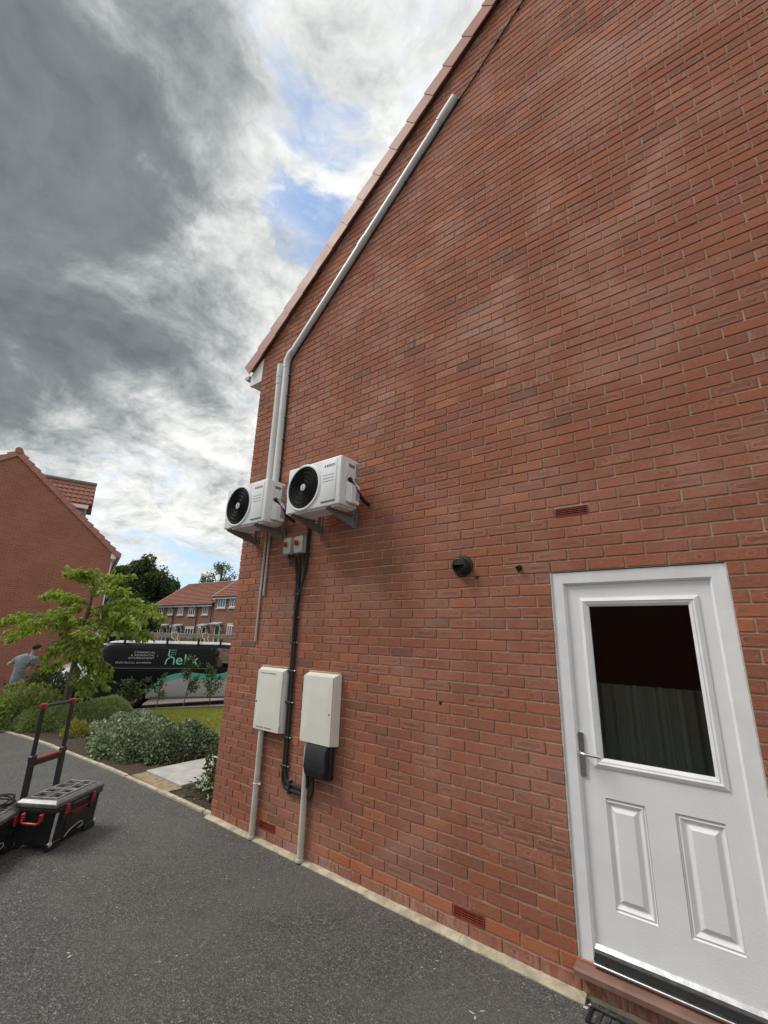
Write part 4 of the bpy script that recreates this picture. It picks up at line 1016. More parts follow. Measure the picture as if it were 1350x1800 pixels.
def van_w(x):
    pts = [(0, .90), (.03, .935), (.10, .955), (.3, .965), (3.6, .965), (4.4, .95), (4.8, .90), (5.0, .80), (5.13, .62)]
    for (a_, b_), (c_, d_) in zip(pts, pts[1:]):
        if x <= c_: return b_+(d_-b_)*(x-a_)/(c_-a_)
    return .62
RWX, FWX, WR = .98, 4.18, .335
def make_van(loc, rz, label, paint, cabpaint, text_side, rack):
    r_ = empty('panel_van', loc, rz, label, 'van', 'liveried panel vans')
    xs = sorted(set([0, .03, .06, .10, .17, .25, .3, .45, .52]+list(np.round(np.arange(.54, 1.45, .05), 3))+[1.6, 2.0, 2.4, 2.8, 3.0, 3.10, 3.16, 3.25, 3.4, 3.6, 3.7]+list(np.round(np.arange(3.74, 4.65, .05), 3))+[4.75, 4.85, 4.95, 5.0, 5.07, 5.10, 5.13]))
    zs = .29; b = MB(); grid = []
    def pt(x, h, f, sgn):
        zr = van_zr(x); w = van_w(x); z = zs+(zr-zs)*h
        arch = 0
        for wx in (RWX, FWX):
            dx = x-wx
            if abs(dx) < .405: arch = max(arch, WR+math.sqrt(.405**2-dx*dx)*.97)
        z = max(z, arch); return (x, sgn*w*f, z)
    sides = []
    for sgn in (-1, 1):
        g_ = [[b.bm.verts.new(pt(x, h, f, sgn)) for (h, f) in ROWS] for x in xs]; sides.append(g_)
        for i in range(len(xs)-1):
            xm = (xs[i]+xs[i+1])/2
            for j in range(len(ROWS)-1):
                win = 3.16 <= xm <= 4.12 and ROWS[j][0] >= .559 and ROWS[j+1][0] <= .901 and not (ROWS[j][0] > .83 and xm > 3.9)
                wsc = 3.80 <= xm <= 4.45 and ROWS[j][0] >= .9 
                if win: continue
                vs = (g_[i][j], g_[i+1][j], g_[i+1][j+1], g_[i][j+1])
                vs = [v for k, v in enumerate(vs) if all((v.co-vs[m].co).length > 1e-5 for m in range(k))]
                if len(vs) < 3: continue
                f = b.bm.faces.new(vs); f.material_index = 2 if wsc else (1 if xm > 4.45 or (cabpaint is not paint and xm > 3.75 and ROWS[j][0] > .5) else 0)
    for e in (0, -1):
        for j in range(len(ROWS)-1):
            vs = [sides[0][e][j], sides[0][e][j+1], sides[1][e][j+1], sides[1][e][j]]
            b.bm.faces.new(vs).material_index = 1 if e == -1 else 0
    bmesh.ops.remove_doubles(b.bm, verts=b.bm.verts, dist=1e-4)
    body = b.build('body', [paint, cabpaint, VGL], r_, smooth=True)
    # underside and cab interior
    b = MB(); b.box(.1, 5.0, -.80, .80, .26, .36); b.box(.08, 4.9, -.55, .55, .36, .62); b.build('chassis', DARKV, r_)
    MB().box(3.02, 3.06, -.80, .80, .6, 1.74).build('bulkhead', mat('grey_trim', (.12, .12, .13), .8), r_)
    for sy in (-.42, .42):
        b = MB(); b.box(3.2, 3.68, sy-.24, sy+.24, .75, .92, .04, seg=2); b.box(3.12, 3.26, sy-.23, sy+.23, .9, 1.42, .05, seg=2); b.box(3.15, 3.25, sy-.12, sy+.12, 1.42, 1.62, .03, seg=2); b.build('seat', mat('seat_fabric', (.06, .06, .065), .9, var=.3, vscale=20), r_, smooth=True)
    b = MB(); b.box(3.22, 3.40, -.64, -.26, .95, 1.40, .06, seg=2); b.build('jacket', mat('grey_jacket', (.22, .23, .25), .9, var=.5, vscale=15), r_, smooth=True)
    MB().box(3.9, 4.35, -.72, .72, .85, 1.12, .04, seg=2).build('dashboard', mat('dash_plastic', (.05, .045, .045), .7), r_, smooth=True)
    # wheels
    for wx in (RWX, FWX):
        for sgn in (-1, 1):
            wl = MB().lathe((wx, sgn*.70, WR), (0, sgn, 0), [(0, .16), (0, .30), (.02, WR), (.19, WR), (.215, .30), (.215, .21)], 28).build('wheel', TYRE, r_, smooth=True)
            b = MB(); b.lathe((wx, sgn*.70, WR), (0, sgn, 0), [(.20, .215), (.212, .205), (.195, .17), (.205, .07), (.21, 0)], 28); b.build('rim', RIM, wl, smooth=True)
            MB().lathe((wx, sgn*.60, WR), (0, sgn, 0), [(0, .40), (.06, .40), (.06, 0)], 20).build('wheel_well', DARKV, r_)
    # lamps, trim, mirrors, handles
    for sgn in (-1, 1):
        b = MB(); b.box(-.006, .075, sgn*.86-.065, sgn*.86+.075, .98, 1.30, .012); b.build('tail_lamp', LAMPR, r_)
        b = MB(); b.box(3.84, 4.0, sgn*1.03-.09, sgn*1.03+.09, 1.09, 1.30, .04, seg=2); b.box(3.9, 3.96, sgn*.95-.04, sgn*.95+.04, 1.10, 1.15); b.build('wing_mirror', BLACKP, r_, smooth=True)
        MB().box(.42, 3.05, sgn*.948-.008, sgn*.948+.008, 1.118, 1.136, .003).build('slide_rail', mat('dark_grey_trim', (.16, .16, .165), .4), r_)
        MB().box(3.12, 3.30, sgn*.962-.010, sgn*.962+.014, 1.02, 1.05, .004).build('door_handle', BLACKP, r_)
        MB().box(1.48, 3.78, sgn*.952-.012, sgn*.952+.012, .275, .335, .006).build('side_sill', mat('dark_grey_trim'), r_)
        for xd in (1.62, 3.06): MB().box(xd, xd+.008, sgn*.966-.0015, sgn*.966+.0015, .42, 1.05).build('door_gap', DARKV, r_)
        b = MB(); b.prism([(4.72, sgn*.80, .72), (5.02, sgn*.70, .70), (4.98, sgn*.72, .86), (4.70, sgn*.82, .92)], (0, sgn*.06, 0)); b.build('headlamp', mat('lamp_lens', (.5, .52, .55), .1), r_)
        # dark framed window panels on the load bay
        fr = [(x, h) for x, h in ()]
    MB().box(5.08, 5.15, -.55, .55, .45, .72, .02).build('grille', BLACKP, r_); MB().box(4.98, 5.14, -.80, .80, .28, .45, .03).build('front_bumper', cabpaint if cabpaint is not paint else BLACKP, r_)
    MB().box(-.05, .10, -.86, .86, .33, .55, .03, seg=2).build('rear_bumper', BLACKP, r_, smooth=True); MB().box(-.012, .0, -.27, .27, .78, .90).build('number_plate', WHITE, r_)
    # side glass
    def side_pt(x, h, sgn, out_=.0):
        zr = van_zr(x); w = van_w(x)
        for (h0, f0), (h1, f1) in zip(ROWS, ROWS[1:]):
            if h0 <= h <= h1: f = f0+(f1-f0)*(h-h0)/(h1-h0); break
        return Vector((x, sgn*(w*f+out_), zs+(zr-zs)*h))
    for sgn in (-1, 1):
        b = MB(); b.bm.faces.new([b.bm.verts.new(side_pt(x, h, sgn, -.012)) for x, h in ((3.16, .56), (4.12, .56), (4.12, .84), (3.88, .90), (3.16, .90))]); b.build('door_window', VGL, r_)
        MB().tube([side_pt(3.70, .56, sgn, -.005), side_pt(3.72, .90, sgn, -.005)], .018, 6).build('quarter_bar', BLACKP, r_)
    sg = -1 if text_side == 'right' else 1
    if rack:
        for xr in (.55, 1.72, 2.62, 3.28):
            b = MB()
            for sgn in (-1, 1): b.box(xr-.03, xr+.03, sgn*.72-.03, sgn*.72+.03, 1.82, 1.985, .008)
            b.box(xr-.02, xr+.02, -.76, .76, 1.985, 2.015, .004); b.build('roof_bar', BLACKP, r_)
    # lettering on the load bay panel
    pl = side_pt(1.0, .56, sg); ph = side_pt(1.0, .84, sg); upd = (ph-pl).normalized()
    xd = Vector((1, 0, 0)) if text_side == 'right' else Vector((-1, 0, 0)); nd = xd.cross(upd)
    def side_M(x, z):
        f = (z-pl.z)/(ph.z-pl.z); o_ = pl+(ph-pl)*f; o_.x = x; o_ = o_+nd*.012
        return Matrix(((xd.x, upd.x, nd.x, o_.x), (xd.y, upd.y, nd.y, o_.y), (xd.z, upd.z, nd.z, o_.z), (0, 0, 0, 1)))
    X = (lambda v: v) if text_side == 'right' else (lambda v: 3.1-v)
    # recessed panel outlines
    for (xa, xb) in ((.30, 1.56), (1.64, 2.98)):
        b = MB(); O_ = [side_M(X(xx), zz) @ Vector((0, 0, -.010)) for xx, zz in ((xa+.0, 1.17), (xb, 1.17), (xb, 1.70), (xa+.22 if xa < 1 else xa, 1.70))]
        b.tube(O_+[O_[0]], .006, 5, cap=False); b.build('panel_seal', BLACKP, r_)
    for body_, zz, xx in (('COMMERCIAL', 1.545, 1.44), ('& RESIDENTIAL', 1.465, 1.44), ('REFURBISHMENT', 1.385, 1.44), ('ELECTRICAL DIVISION', 1.255, 1.38)):
        xr = xx if text_side == 'right' else xx-1.0
        M = side_M(X(xx) if text_side == 'right' else 3.1-xx+1.08, zz)
        text_obj('lettering', body_, .072, WTXT, r_, M, .0012, align='RIGHT', space=1.35, shear=.12)
    MB().tube([side_M(X(1.53), 1.45) @ Vector((0, 0, 0)), side_M(X(1.53), 1.49) @ Vector((0, 0, 0))], .006, 5).build('print_bar', WTXT, r_)
    x0 = 1.78 if text_side == 'right' else 1.05
    M = side_M(X(x0), 1.235) if text_side == 'right' else side_M(3.1-1.78+.9, 1.235)
    def stroke(pts, w):
        b = MB(); P_ = [Vector((p[0], p[1], 0)) for p in pts]; L_, R_ = [], []
        for i, p in enumerate(P_):
            d = (P_[min(i+1, len(P_)-1)]-P_[max(i-1, 0)]).normalized(); n = Vector((-d.y, d.x, 0))*w/2
            L_.append(b.bm.verts.new(M @ (p+n))); R_.append(b.bm.verts.new(M @ (p-n)))
        for i in range(len(P_)-1): b.bm.faces.new((L_[i], L_[i+1], R_[i+1], R_[i]))
        return b
    arc = [(.06+.085*(1-math.cos(t)), .20+.06*math.sin(t)) for t in np.linspace(.2, math.pi, 9)]
    stroke([(.06, .44), (.045, .30), (.07, .255), (.14, .215), (.20, .20), (.225, .15), (.225, 0)], .036).build('logo', MINT, r_)
    stroke([(0, 0), (.005, .10), (.05, .175), (.09, .195)], .036).build('logo', MINT, r_)
    for k in range(3): stroke([(.10-.0*k, .42-.065*k), (.19+.02*(k == 0), .42-.065*k)], .014).build('logo', MINT, r_); MB().lathe(M @ Vector((.235, .42-.065*k, 0)), nd, [(-.001, .013), (.001, .013), (.001, 0)], 10).build('logo', WTXT, r_)
    text_obj('lettering', 'elix', .44, MINT, r_, M @ Matrix.Translation((.265, 0, 0)), .0012, offset=.002, space=1.04)
    return r_, body
vp = on_ground(225, 1247); hd_ = R(56)
rt = Vector((math.sin(hd_), -math.cos(hd_), 0))     # right-hand side, towards the camera
org = Vector((vp.x, vp.y, 0))-Vector((math.cos(hd_), math.sin(hd_), 0))*RWX-rt*.915
van, vbody = make_van((org.x, org.y, zg(vp.x)), hd_, 'black panel van with teal wave and silver lower side, ladder on its roof', VB, VB, 'right', True)
# ladder strapped on the rack
lad = empty('ladder', (org.x, org.y, zg(vp.x)), hd_, 'aluminium ladder lying along the roof bars of the black van', 'ladder')
LADM = mat('dull_ladder_alloy', (.36, .35, .31), .5, .4, var=.15)
for yv in (-.60, -.22):
    for zz in (2.016, 2.088): MB().box(.1, 3.85, yv-.014, yv+.014, zz, zz+.064, .003).build('rail', LADM, lad)
for i in range(15):
    for zz in (2.048, 2.120): MB().lathe((.2+i*.25+(.06 if zz > 2.1 else 0), -.62, zz), (0, 1, 0), [(0, .013), (.006, .017), (.40, .017), (.42, .013), (.42, 0)], 8).build('rung', mat('dark_rung', (.05, .05, .05), .5), lad)
for i, xr in enumerate((1.80, 2.70)):
    st = empty('strap', (org.x, org.y, zg(vp.x)), hd_, ('yellow strap tied round the ladder, nearer the van tail', 'yellow strap tied round the ladder, nearer the van cab')[i], 'strap', 'ladder straps')
    MB().tube([(xr+.12, -.77, 1.96), (xr+.02, -.70, 2.02), (xr, -.66, 2.15), (xr+.02, -.60, 2.163), (xr+.03, -.22, 2.163), (xr+.03, -.17, 2.03)], .012, 6).build('webbing', mat('yellow_webbing', (.62, .52, .20), .8), st)
    MB().tube([(xr+.01, -.61, 2.165), (xr+.14, -.63, 2.19), (xr+.2, -.64, 2.13), (xr+.17, -.72, 2.0), (xr+.24, -.8, 1.9)], .012, 6).build('loose_end', mat('yellow_webbing'), st)
# the second van beyond, nose to the left
fr_ = at(92, 1215, 14.4); ph = R(38.3+44)
dir2 = Vector((-math.cos(ph), -math.sin(ph), 0)); lf = Vector((-dir2.y, dir2.x, 0))
o2 = Vector((fr_.x, fr_.y, 0))-dir2*5.1-lf*.93
make_van((o2.x, o2.y, zg(o2.x+2)), math.atan2(dir2.y, dir2.x), 'white van with dark lettered side, parked behind the young tree', VW, VWN, 'left', False)

# ------------------------------------------------------------------ neighbouring buildings
class Facade:
    """vertical plane through two ground points; local x along, y away from the viewer, z up"""
    def __init__(s, p, ang):
        s.o = Vector((p.x, p.y, 0)); s.ang = ang; s.w = Vector((math.cos(ang), math.sin(ang), 0)); s.n = Vector((-s.w.y, s.w.x, 0))
    def hit(s, px, py, off=0.0):
        d = ray(px, py); o_ = s.o+s.n*off; t = (o_-CAM).dot(s.n)/d.dot(s.n); p = CAM+d*t
        return (p-s.o).dot(s.w), p.z
def stepped_slope(b, e0, e1, r0, r1, n, th, lip=.035, wave=0):
    """courses of tiles between eave line e0-e1 and ridge line r0-r1"""
    e0, e1, r0, r1 = map(Vector, (e0, e1, r0, r1)); nn = (e1-e0).cross(r0-e0).normalized()
    if nn.z < 0: nn = -nn
    for i in range(n):
        a0, a1 = e0+(r0-e0)*(i/n), e1+(r1-e1)*(i/n); c0, c1 = e0+(r0-e0)*((i+1)/n), e1+(r1-e1)*((i+1)/n)
        m = max(1, wave)
        for k in range(m):
            p0, p1 = a0+(a1-a0)*(k/m), a0+(a1-a0)*((k+1)/m); q0, q1 = c0+(c1-c0)*(k/m), c0+(c1-c0)*((k+1)/m)
            h = lip*(1.0 if not wave or k % 2 else .35)
            v = [b.bm.verts.new(x_) for x_ in (p0-nn*th, p1-nn*th, p1+nn*h, p0+nn*h, q1+nn*.0, q0+nn*.0)]
            b.bm.faces.new((v[0], v[1], v[2], v[3])); b.bm.faces.new((v[3], v[2], v[4], v[5]))
NBR = texbrick('neighbour_brick', (0.33, 0.115, 0.075), (0.27, 0.095, 0.066), (0.36, 0.26, 0.19))
p_ = at(35, 1100, 16.6); nb = Facade(p_, R(38.3+33))
ax, az = nb.hit(33, 797.5); ex, ez = nb.hit(197, 967); l0x, l0z = nb.hit(0, 804.5)
lsl = (az-l0z)/(ax-l0x)*1.25; lx = ax-4.2; lz = az-4.2*lsl; gz = zg(p_.x)-.3
nh = empty('neighbour_house', nb.o, nb.ang, 'red brick house gable with tiled dormer at the far left', 'house')
MB().prism([(lx, 0, gz), (ex, 0, gz), (ex, 0, ez), (ax, 0, az), (lx, 0, lz)], (0, 8.5, 0)).build('gable_wall', NBR, nh)
b = MB(); sl = (az-ez)/(ex-ax); ov = .28
stepped_slope(b, (ex+ov, -.05, ez-ov*sl+.05), (ex+ov, 8.6, ez-ov*sl+.05), (ax, -.05, az+.05), (ax, 8.6, az+.05), 16, .07)
stepped_slope(b, (lx-ov, -.05, lz-ov*lsl+.05), (lx-ov, 8.6, lz-ov*lsl+.05), (ax, -.05, az+.05), (ax, 8.6, az+.05), 14, .07)
nroof = b.build('roof', TILE, nh)
for (bx, bz, s_) in ((ex+ov, ez-ov*sl, 1), (lx-ov, lz-ov*lsl, -1)):
    A = Vector((bx, 0, bz+.03)); B = Vector((ax, 0, az+.03)); n = int((B-A).length/.33)+1; dv = (B-A)/n; nn = Vector((-dv.z, 0, dv.x)).normalized()
    if nn.z < 0: nn = -nn
    for i in range(n):
        p0 = A+dv*i-dv*.05; p1 = A+dv*(i+1)
        b = MB(); va = [b.bm.verts.new(p0+nn*c_+Vector((0, y_, 0))) for c_, y_ in ((-.10, -.075), (.14, -.075), (.14, .10), (-.10, .0))]; vb = [b.bm.verts.new(p1+nn*c_+Vector((0, y_, 0))) for c_, y_ in ((-.10, -.06), (.075, -.06), (.075, .10), (-.10, .0))]
        b.bm.faces.new(va); b.bm.faces.new(vb[::-1])
        for q in range(4): b.bm.faces.new((va[q], vb[q], vb[(q+1) % 4], va[(q+1) % 4]))
        b.build('verge_tile', VERGE, nroof)
MB().tube([(ax, -.10, az+.12), (ax, 8.6, az+.12)], .13, 12).build('ridge_tile', TILE, nroof)
MB().box(ex, ex+.20, -.02, 8.4, ez-.36, ez-.14).build('eaves_box', WHITE_DIRTY, nh)
MB().tube([(ex+.33, -.03, ez-.22), (ex+.33, 8.4, ez-.22)], .055, 8).build('gutter', mat('grey_upvc'), nh); MB().tube([(ex+.05, .25, ez-.5), (ex+.05, .25, gz)], .035, 8).build('downpipe', WHITE_DIRTY, nh)
# dormer
yr, ye = 2.6, 1.5
dx0, dz0 = nb.hit(84, 836, yr); dx1, dz1 = nb.hit(160, 856, yr); fx, fz = nb.hit(161, 887, ye)
dz = (dz0+dz1)/2; x_in = ax+(az-fz)/sl
dm = MB(); stepped_slope(dm, (ax+.4, ye, fz), (fx, ye, fz), (ax+.4, yr, dz), (fx, yr, dz), 5, .06, .05, wave=22); stepped_slope(dm, (ax+.4, 2*yr-ye, fz), (fx, 2*yr-ye, fz), (ax+.4, yr, dz), (fx, yr, dz), 5, .06, .05)
dr_ = dm.build('dormer_roof', mat('rust_tile', (.25, .10, .065), .8, var=.2, vscale=6), nh)
MB().tube([(ax+.4, yr, dz+.05), (fx+.02, yr, dz+.05)], .09, 8).build('ridge_tile', mat('lead_grey', (.2, .18, .16), .7), dr_)
MB().box(ax+.5, fx-.10, ye+.02, ye+.06, fz-.22, fz-.05).build('dormer_fascia', WHITE_DIRTY, dr_)
ckx = nb.hit(149.5, 900, ye+.18)[0]
MB().prism([(ckx, ye+.18, fz-.02), (ckx, ye+.18, fz-3.0), (ckx-3, ye+.18, fz-3.0), (ckx-3, ye+.18, fz-.02)], (0, 2*(yr-ye)-.36, 0)).build('dormer_cheek', mat('grey_cladding', (.17, .18, .19), .7), nh)

ROWB = texbrick('row_brick', (0.235, 0.105, 0.075), (0.19, 0.085, 0.065), (0.30, 0.24, 0.19))
RTILE = mat('row_roof_tile', (.23, .085, .055), .85, var=.25, vscale=2.5)
WGL = mat('dark_window_glass', (.03, .035, .04), .08, spec=.8); STONE = mat('pale_stone', (.50, .45, .37), .8)
def terrace(pL, ang, xL, xR, eave, base, depth, label, wins, doors, pipes, courses, group):
    """wins: (px0,py0,px1,py1)"""
    fc = Facade(pL, ang); h_ = empty('terraced_house', fc.o, ang, label, 'house', group)
    MB().prism([(xL, 0, base), (xR, 0, base), (xR, 0, eave), (xL, 0, eave)], (0, depth, 0)).build('wall', ROWB, h_)
    rg = eave+depth/2*.74; b = MB()
    stepped_slope(b, (xL-.15, -.3, eave-.1), (xR+.1, -.3, eave-.1), (xL-.15, depth/2, rg), (xR+.1, depth/2, rg), courses, .08, .07)
    stepped_slope(b, (xL-.15, depth+.3, eave-.1), (xR+.1, depth+.3, eave-.1), (xL-.15, depth/2, rg), (xR+.1, depth/2, rg), courses, .08, .05)
    b.face([(xL, .02, eave), (xL, depth-.02, eave), (xL, depth/2, rg-.1)]); b.face([(xR, .02, eave), (xR, depth-.02, eave), (xR, depth/2, rg-.1)])
    rf = b.build('roof', RTILE, h_); MB().tube([(xL-.15, depth/2, rg+.05), (xR+.1, depth/2, rg+.05)], .12, 6).build('ridge_tile', mat('lead_grey'), rf)
    MB().tube([(xL-.15, -.32, eave-.06), (xL-.15, depth/2, rg+.06)], .07, 6).build('verge', mat('pale_verge', (.45, .36, .30), .8), rf)
    MB().box(xL-.12, xR+.05, -.33, -.26, eave-.36, eave-.10).build('fascia', WHITE, h_)
    MB().box(xL-.12, xR+.05, -.42, -.335, eave-.22, eave-.11).build('gutter', BLACKP, h_)
    for (a0, b0, a1, b1, sill) in wins:
        x0, z1 = fc.hit(a0, b0); x1, z0 = fc.hit(a1, b1); x0 += .05
        if not sill: z0 = z1-1.15
        b = MB(); fw = .08
        b.box(x0, x1, -.05, .03, z1-fw, z1); b.box(x0, x1, -.05, .03, z0, z0+fw); b.box(x0, x0+fw, -.049, .03, z0+fw, z1-fw); b.box(x1-fw, x1, -.049, .03, z0+fw, z1-fw)
        nm = 1 if x1-x0 < 1.0 else 2
        for k in range(1, nm+1): xm = x0+(x1-x0)*k/(nm+1); b.box(xm-.045, xm+.045, -.048, .03, z0+fw, z1-fw)
        w_ = b.build('window', WHITE, h_); MB().box(x0+fw, x1-fw, -.02, .02, z0+fw, z1-fw).build('pane', WGL, w_)
        if sill: MB().box(x0-.16, x1+.16, -.10, -.002, z0-.16, z0-.003).build('sill', STONE, w_)
        else: MB().box(x0-.15, x1+.15, -.03, -.002, z1+.004, z1+.22).build('lintel', STONE, w_)
    for (a0, b0, a1) in doors:
        x0, z1 = fc.hit(a0, b0); x1, _ = fc.hit(a1, b0); b = MB(); b.box(x0, x0+.09, -.05, .03, base, z1); b.box(x1-.09, x1, -.05, .03, base, z1); b.box(x0+.09, x1-.09, -.05, .03, z1-.09, z1)
        d_ = b.build('door', WHITE, h_); MB().box(x0+.09, x1-.09, -.03, .02, base, z1-.09).build('door_leaf', mat('black_door_paint', (.03, .03, .032), .4), d_)
        b = MB(); b.prism([(x0-.4, -.002, z1+.32), (x0-.4, -.6, z1+.16), (x0-.4, -.6, z1+.06), (x0-.4, -.002, z1+.06)], (x1-x0+.8, 0, 0)); b.build('canopy', mat('grey_canopy', (.40, .41, .42), .6), d_)
        for xx in (x0-.35, x1+.35): MB().tube([(xx, -.02, z1-.55), (xx, -.5, z1+.06)], .04, 6).build('canopy_strut', WHITE, d_)
    for a0 in pipes:
        x0, _ = fc.hit(a0, 1070); MB().tube([(x0, -.36, eave-.25), (x0, -.10, eave-.6), (x0, -.10, base)], .05, 6).build('downpipe', BLACKP, h_)
    return h_
def lateral(px, depth): p = at(px, 1107, depth); return Vector((p.x, p.y, 0))
A_, B_ = lateral(268, 57.0), lateral(371, 49.8); dv = B_-A_; angr = math.atan2(dv.y, dv.x); Lr = dv.length
zE = at(320, 1062.5, 53.2).z
terrace(A_, angr, 0, Lr, zE+.1, -1.6, 8.2, 'long low terrace of brick houses with red tiled roof beyond the vans',
        [(279, 1066, 286.5, 1078.5, 1), (297, 1065.5, 303.8, 1080, 1), (314, 1065, 321.3, 1080.5, 1), (333, 1064.5, 342, 1081.5, 1), (357.5, 1063.8, 365, 1080, 1), (271, 1101.5, 281, 1112, 0), (298.5, 1101.5, 302.5, 1112, 0), (326, 1104, 339.5, 1112, 0), (305.5, 1101, 311.5, 1112, 0), (349, 1103, 355, 1112, 0)],
        [(287.5, 1101.5, 294.5), (312.5, 1101.5, 319), (356.5, 1101.5, 363)], [307, 348.5], 15, 'houses beyond the parking court')
C_ = lateral(371.5, 48.6); zE2 = at(395, 1045.0, 47.0).z
terrace(C_, angr, 0, 12, zE2, -1.6, 9.0, 'taller brick house with red roof beyond the vans, partly hidden by the gable',
        [(384.4, 1047.5, 395.8, 1068, 1), (405.5, 1046.5, 415, 1067, 1), (400, 1099, 410.5, 1112, 0)], [(378.5, 1099, 387.5)], [374], 15, 'houses beyond the parking court')

# brick house across the drive (behind the viewer, seen only in the door glass)
OPB = texbrick('opposite_brick', (0.30, 0.10, 0.066), (0.25, 0.09, 0.06), (0.33, 0.26, 0.2))
oh = empty('opposite_house', (-1.0, -9.2, 0), 0, 'brick house across the drive mirrored in the door glass', 'house')
MB().prism([(0, 0, -.2), (9.5, 0, -.2), (9.5, 0, 5.2), (0, 0, 5.2)], (0, -7, 0)).build('wall', OPB, oh)
b = MB(); stepped_slope(b, (-.3, .35, 5.0), (9.8, .35, 5.0), (-.3, -3.5, 7.9), (9.8, -3.5, 7.9), 14, .07); stepped_slope(b, (-.3, -7.35, 5.0), (9.8, -7.35, 5.0), (-.3, -3.5, 7.9), (9.8, -3.5, 7.9), 14, .07); b.face([(0, -.02, 5.19), (0, -6.98, 5.19), (0, -3.5, 7.8)]); b.face([(9.5, -.02, 5.19), (9.5, -6.98, 5.19), (9.5, -3.5, 7.8)]); b.build('roof', TILE, oh)

# ------------------------------------------------------------------ plants
def np_leaves(name, pos, axis, size, ratio, m, parent, tint, rs, fold=.25, curl=.25):
    pos = np.asarray(pos, float); axis = np.asarray(axis, float); N = len(pos); size = np.broadcast_to(size, (N,)).astype(float)
    axis = axis/np.maximum(np.linalg.norm(axis, axis=1, keepdims=True), 1e-6)
    rnd = rs.normal(size=(N, 3)); rnd[:, 2] += .9; side = np.cross(axis, rnd); side /= np.maximum(np.linalg.norm(side, axis=1, keepdims=True), 1e-6); nr = np.cross(side, axis)
    s = size[:, None]
    v0 = pos; v1 = pos+axis*s*.45+side*s*ratio*.5+nr*s*fold*.3; v2 = pos+axis*s-nr*s*curl; v3 = pos+axis*s*.45-side*s*ratio*.5+nr*s*fold*.3; vm = pos+axis*s*.5
    V = np.stack([v0, v1, v2, v3, vm], 1).reshape(-1, 3); i = np.arange(N)[:, None]*5
    Fc = np.concatenate([i+np.array([[0, 1, 4]]), i+np.array([[1, 2, 4]]), i+np.array([[2, 3, 4]]), i+np.array([[3, 0, 4]])], 0)
    return np_mesh(name, V, Fc, m, parent, {'tint': np.repeat(tint, 5)})
BARK = mat('bark', (.15, .125, .09), .9, var=.4, vscale=14, bump=.6, bscale=50)
def limb(b, pts, r0, r1, n=7): b.tube(smooth_path(pts, 4), r0, n, r1=r1)

# young tree with layered, drooping foliage
YL = leaf_mat('spring_leaf', (.12, .18, .026), (.25, .325, .045), (.38, .44, .08), .45)
rs = np.random.RandomState(5); D0 = 9.7
tb_ = at(116, 1262, D0); tree = empty('young_tree', (tb_.x, tb_.y, zg(tb_.x)), 0, 'young tree with bright green drooping leaves in front of the vans', 'tree')
loc = lambda px, py, dd=0.0: at(px, py, D0+dd)-tree.location
tw = MB(); limb(tw, [(0, 0, 0), loc(118, 1228), loc(128, 1180), loc(140, 1130), loc(150, 1095), loc(158, 1065), loc(164, 1035), loc(163, 1012)], .085, .012, 9)
LP, LA, LS, LT = [], [], [], []
def spray(p0, p1, n_tw, lsz, droop, spread):
    """branch p0->p1 with side twigs, leaves hanging"""
    p0, p1 = Vector(p0), Vector(p1); L = (p1-p0).length; mid_ = (p0+p1)/2+Vector((0, 0, L*.10)); pts = smooth_path([p0, mid_, p1+Vector((0, 0, -.03))], 8)
    tw.tube(pts, .016, 5, r1=.004)
    for i in range(n_tw):
        f = .22+.78*(i+rs.rand())/n_tw; q = pts[min(int(f*(len(pts)-1)), len(pts)-2)]; q2 = pts[min(int(f*(len(pts)-1)), len(pts)-2)+1]; dv_ = (q2-q).normalized()
        sd_ = dv_.cross(Vector((0, 0, 1))).normalized()*rs.choice([-1, 1]); tl = spread*(.45+.75*rs.rand())*(1.15-.55*f)
        e = q+(dv_*.55+sd_*.8*rs.uniform(.4, 1)+Vector((0, 0, rs.uniform(-.10, .12)))).normalized()*tl
        tw.tube([q, (q+e)/2+Vector((0, 0, .03)), e], .004, 3, r1=.002, cap=False)
        nl = int(7+15*rs.rand())
        for k in range(nl):
            g = rs.rand(); pp = q+(e-q)*g; a_ = (e-q).normalized()*.5+Vector(rs.normal(size=3))*.45+Vector((0, 0, -droop*(.5+rs.rand())))
            LP.append(pp+Vector(rs.normal(size=3))*.015); LA.append(a_); LS.append(lsz*rs.uniform(.6, 1.25)); LT.append(np.clip(rs.normal(.52, .2)+(.12 if g > .6 else 0), 0, 1))
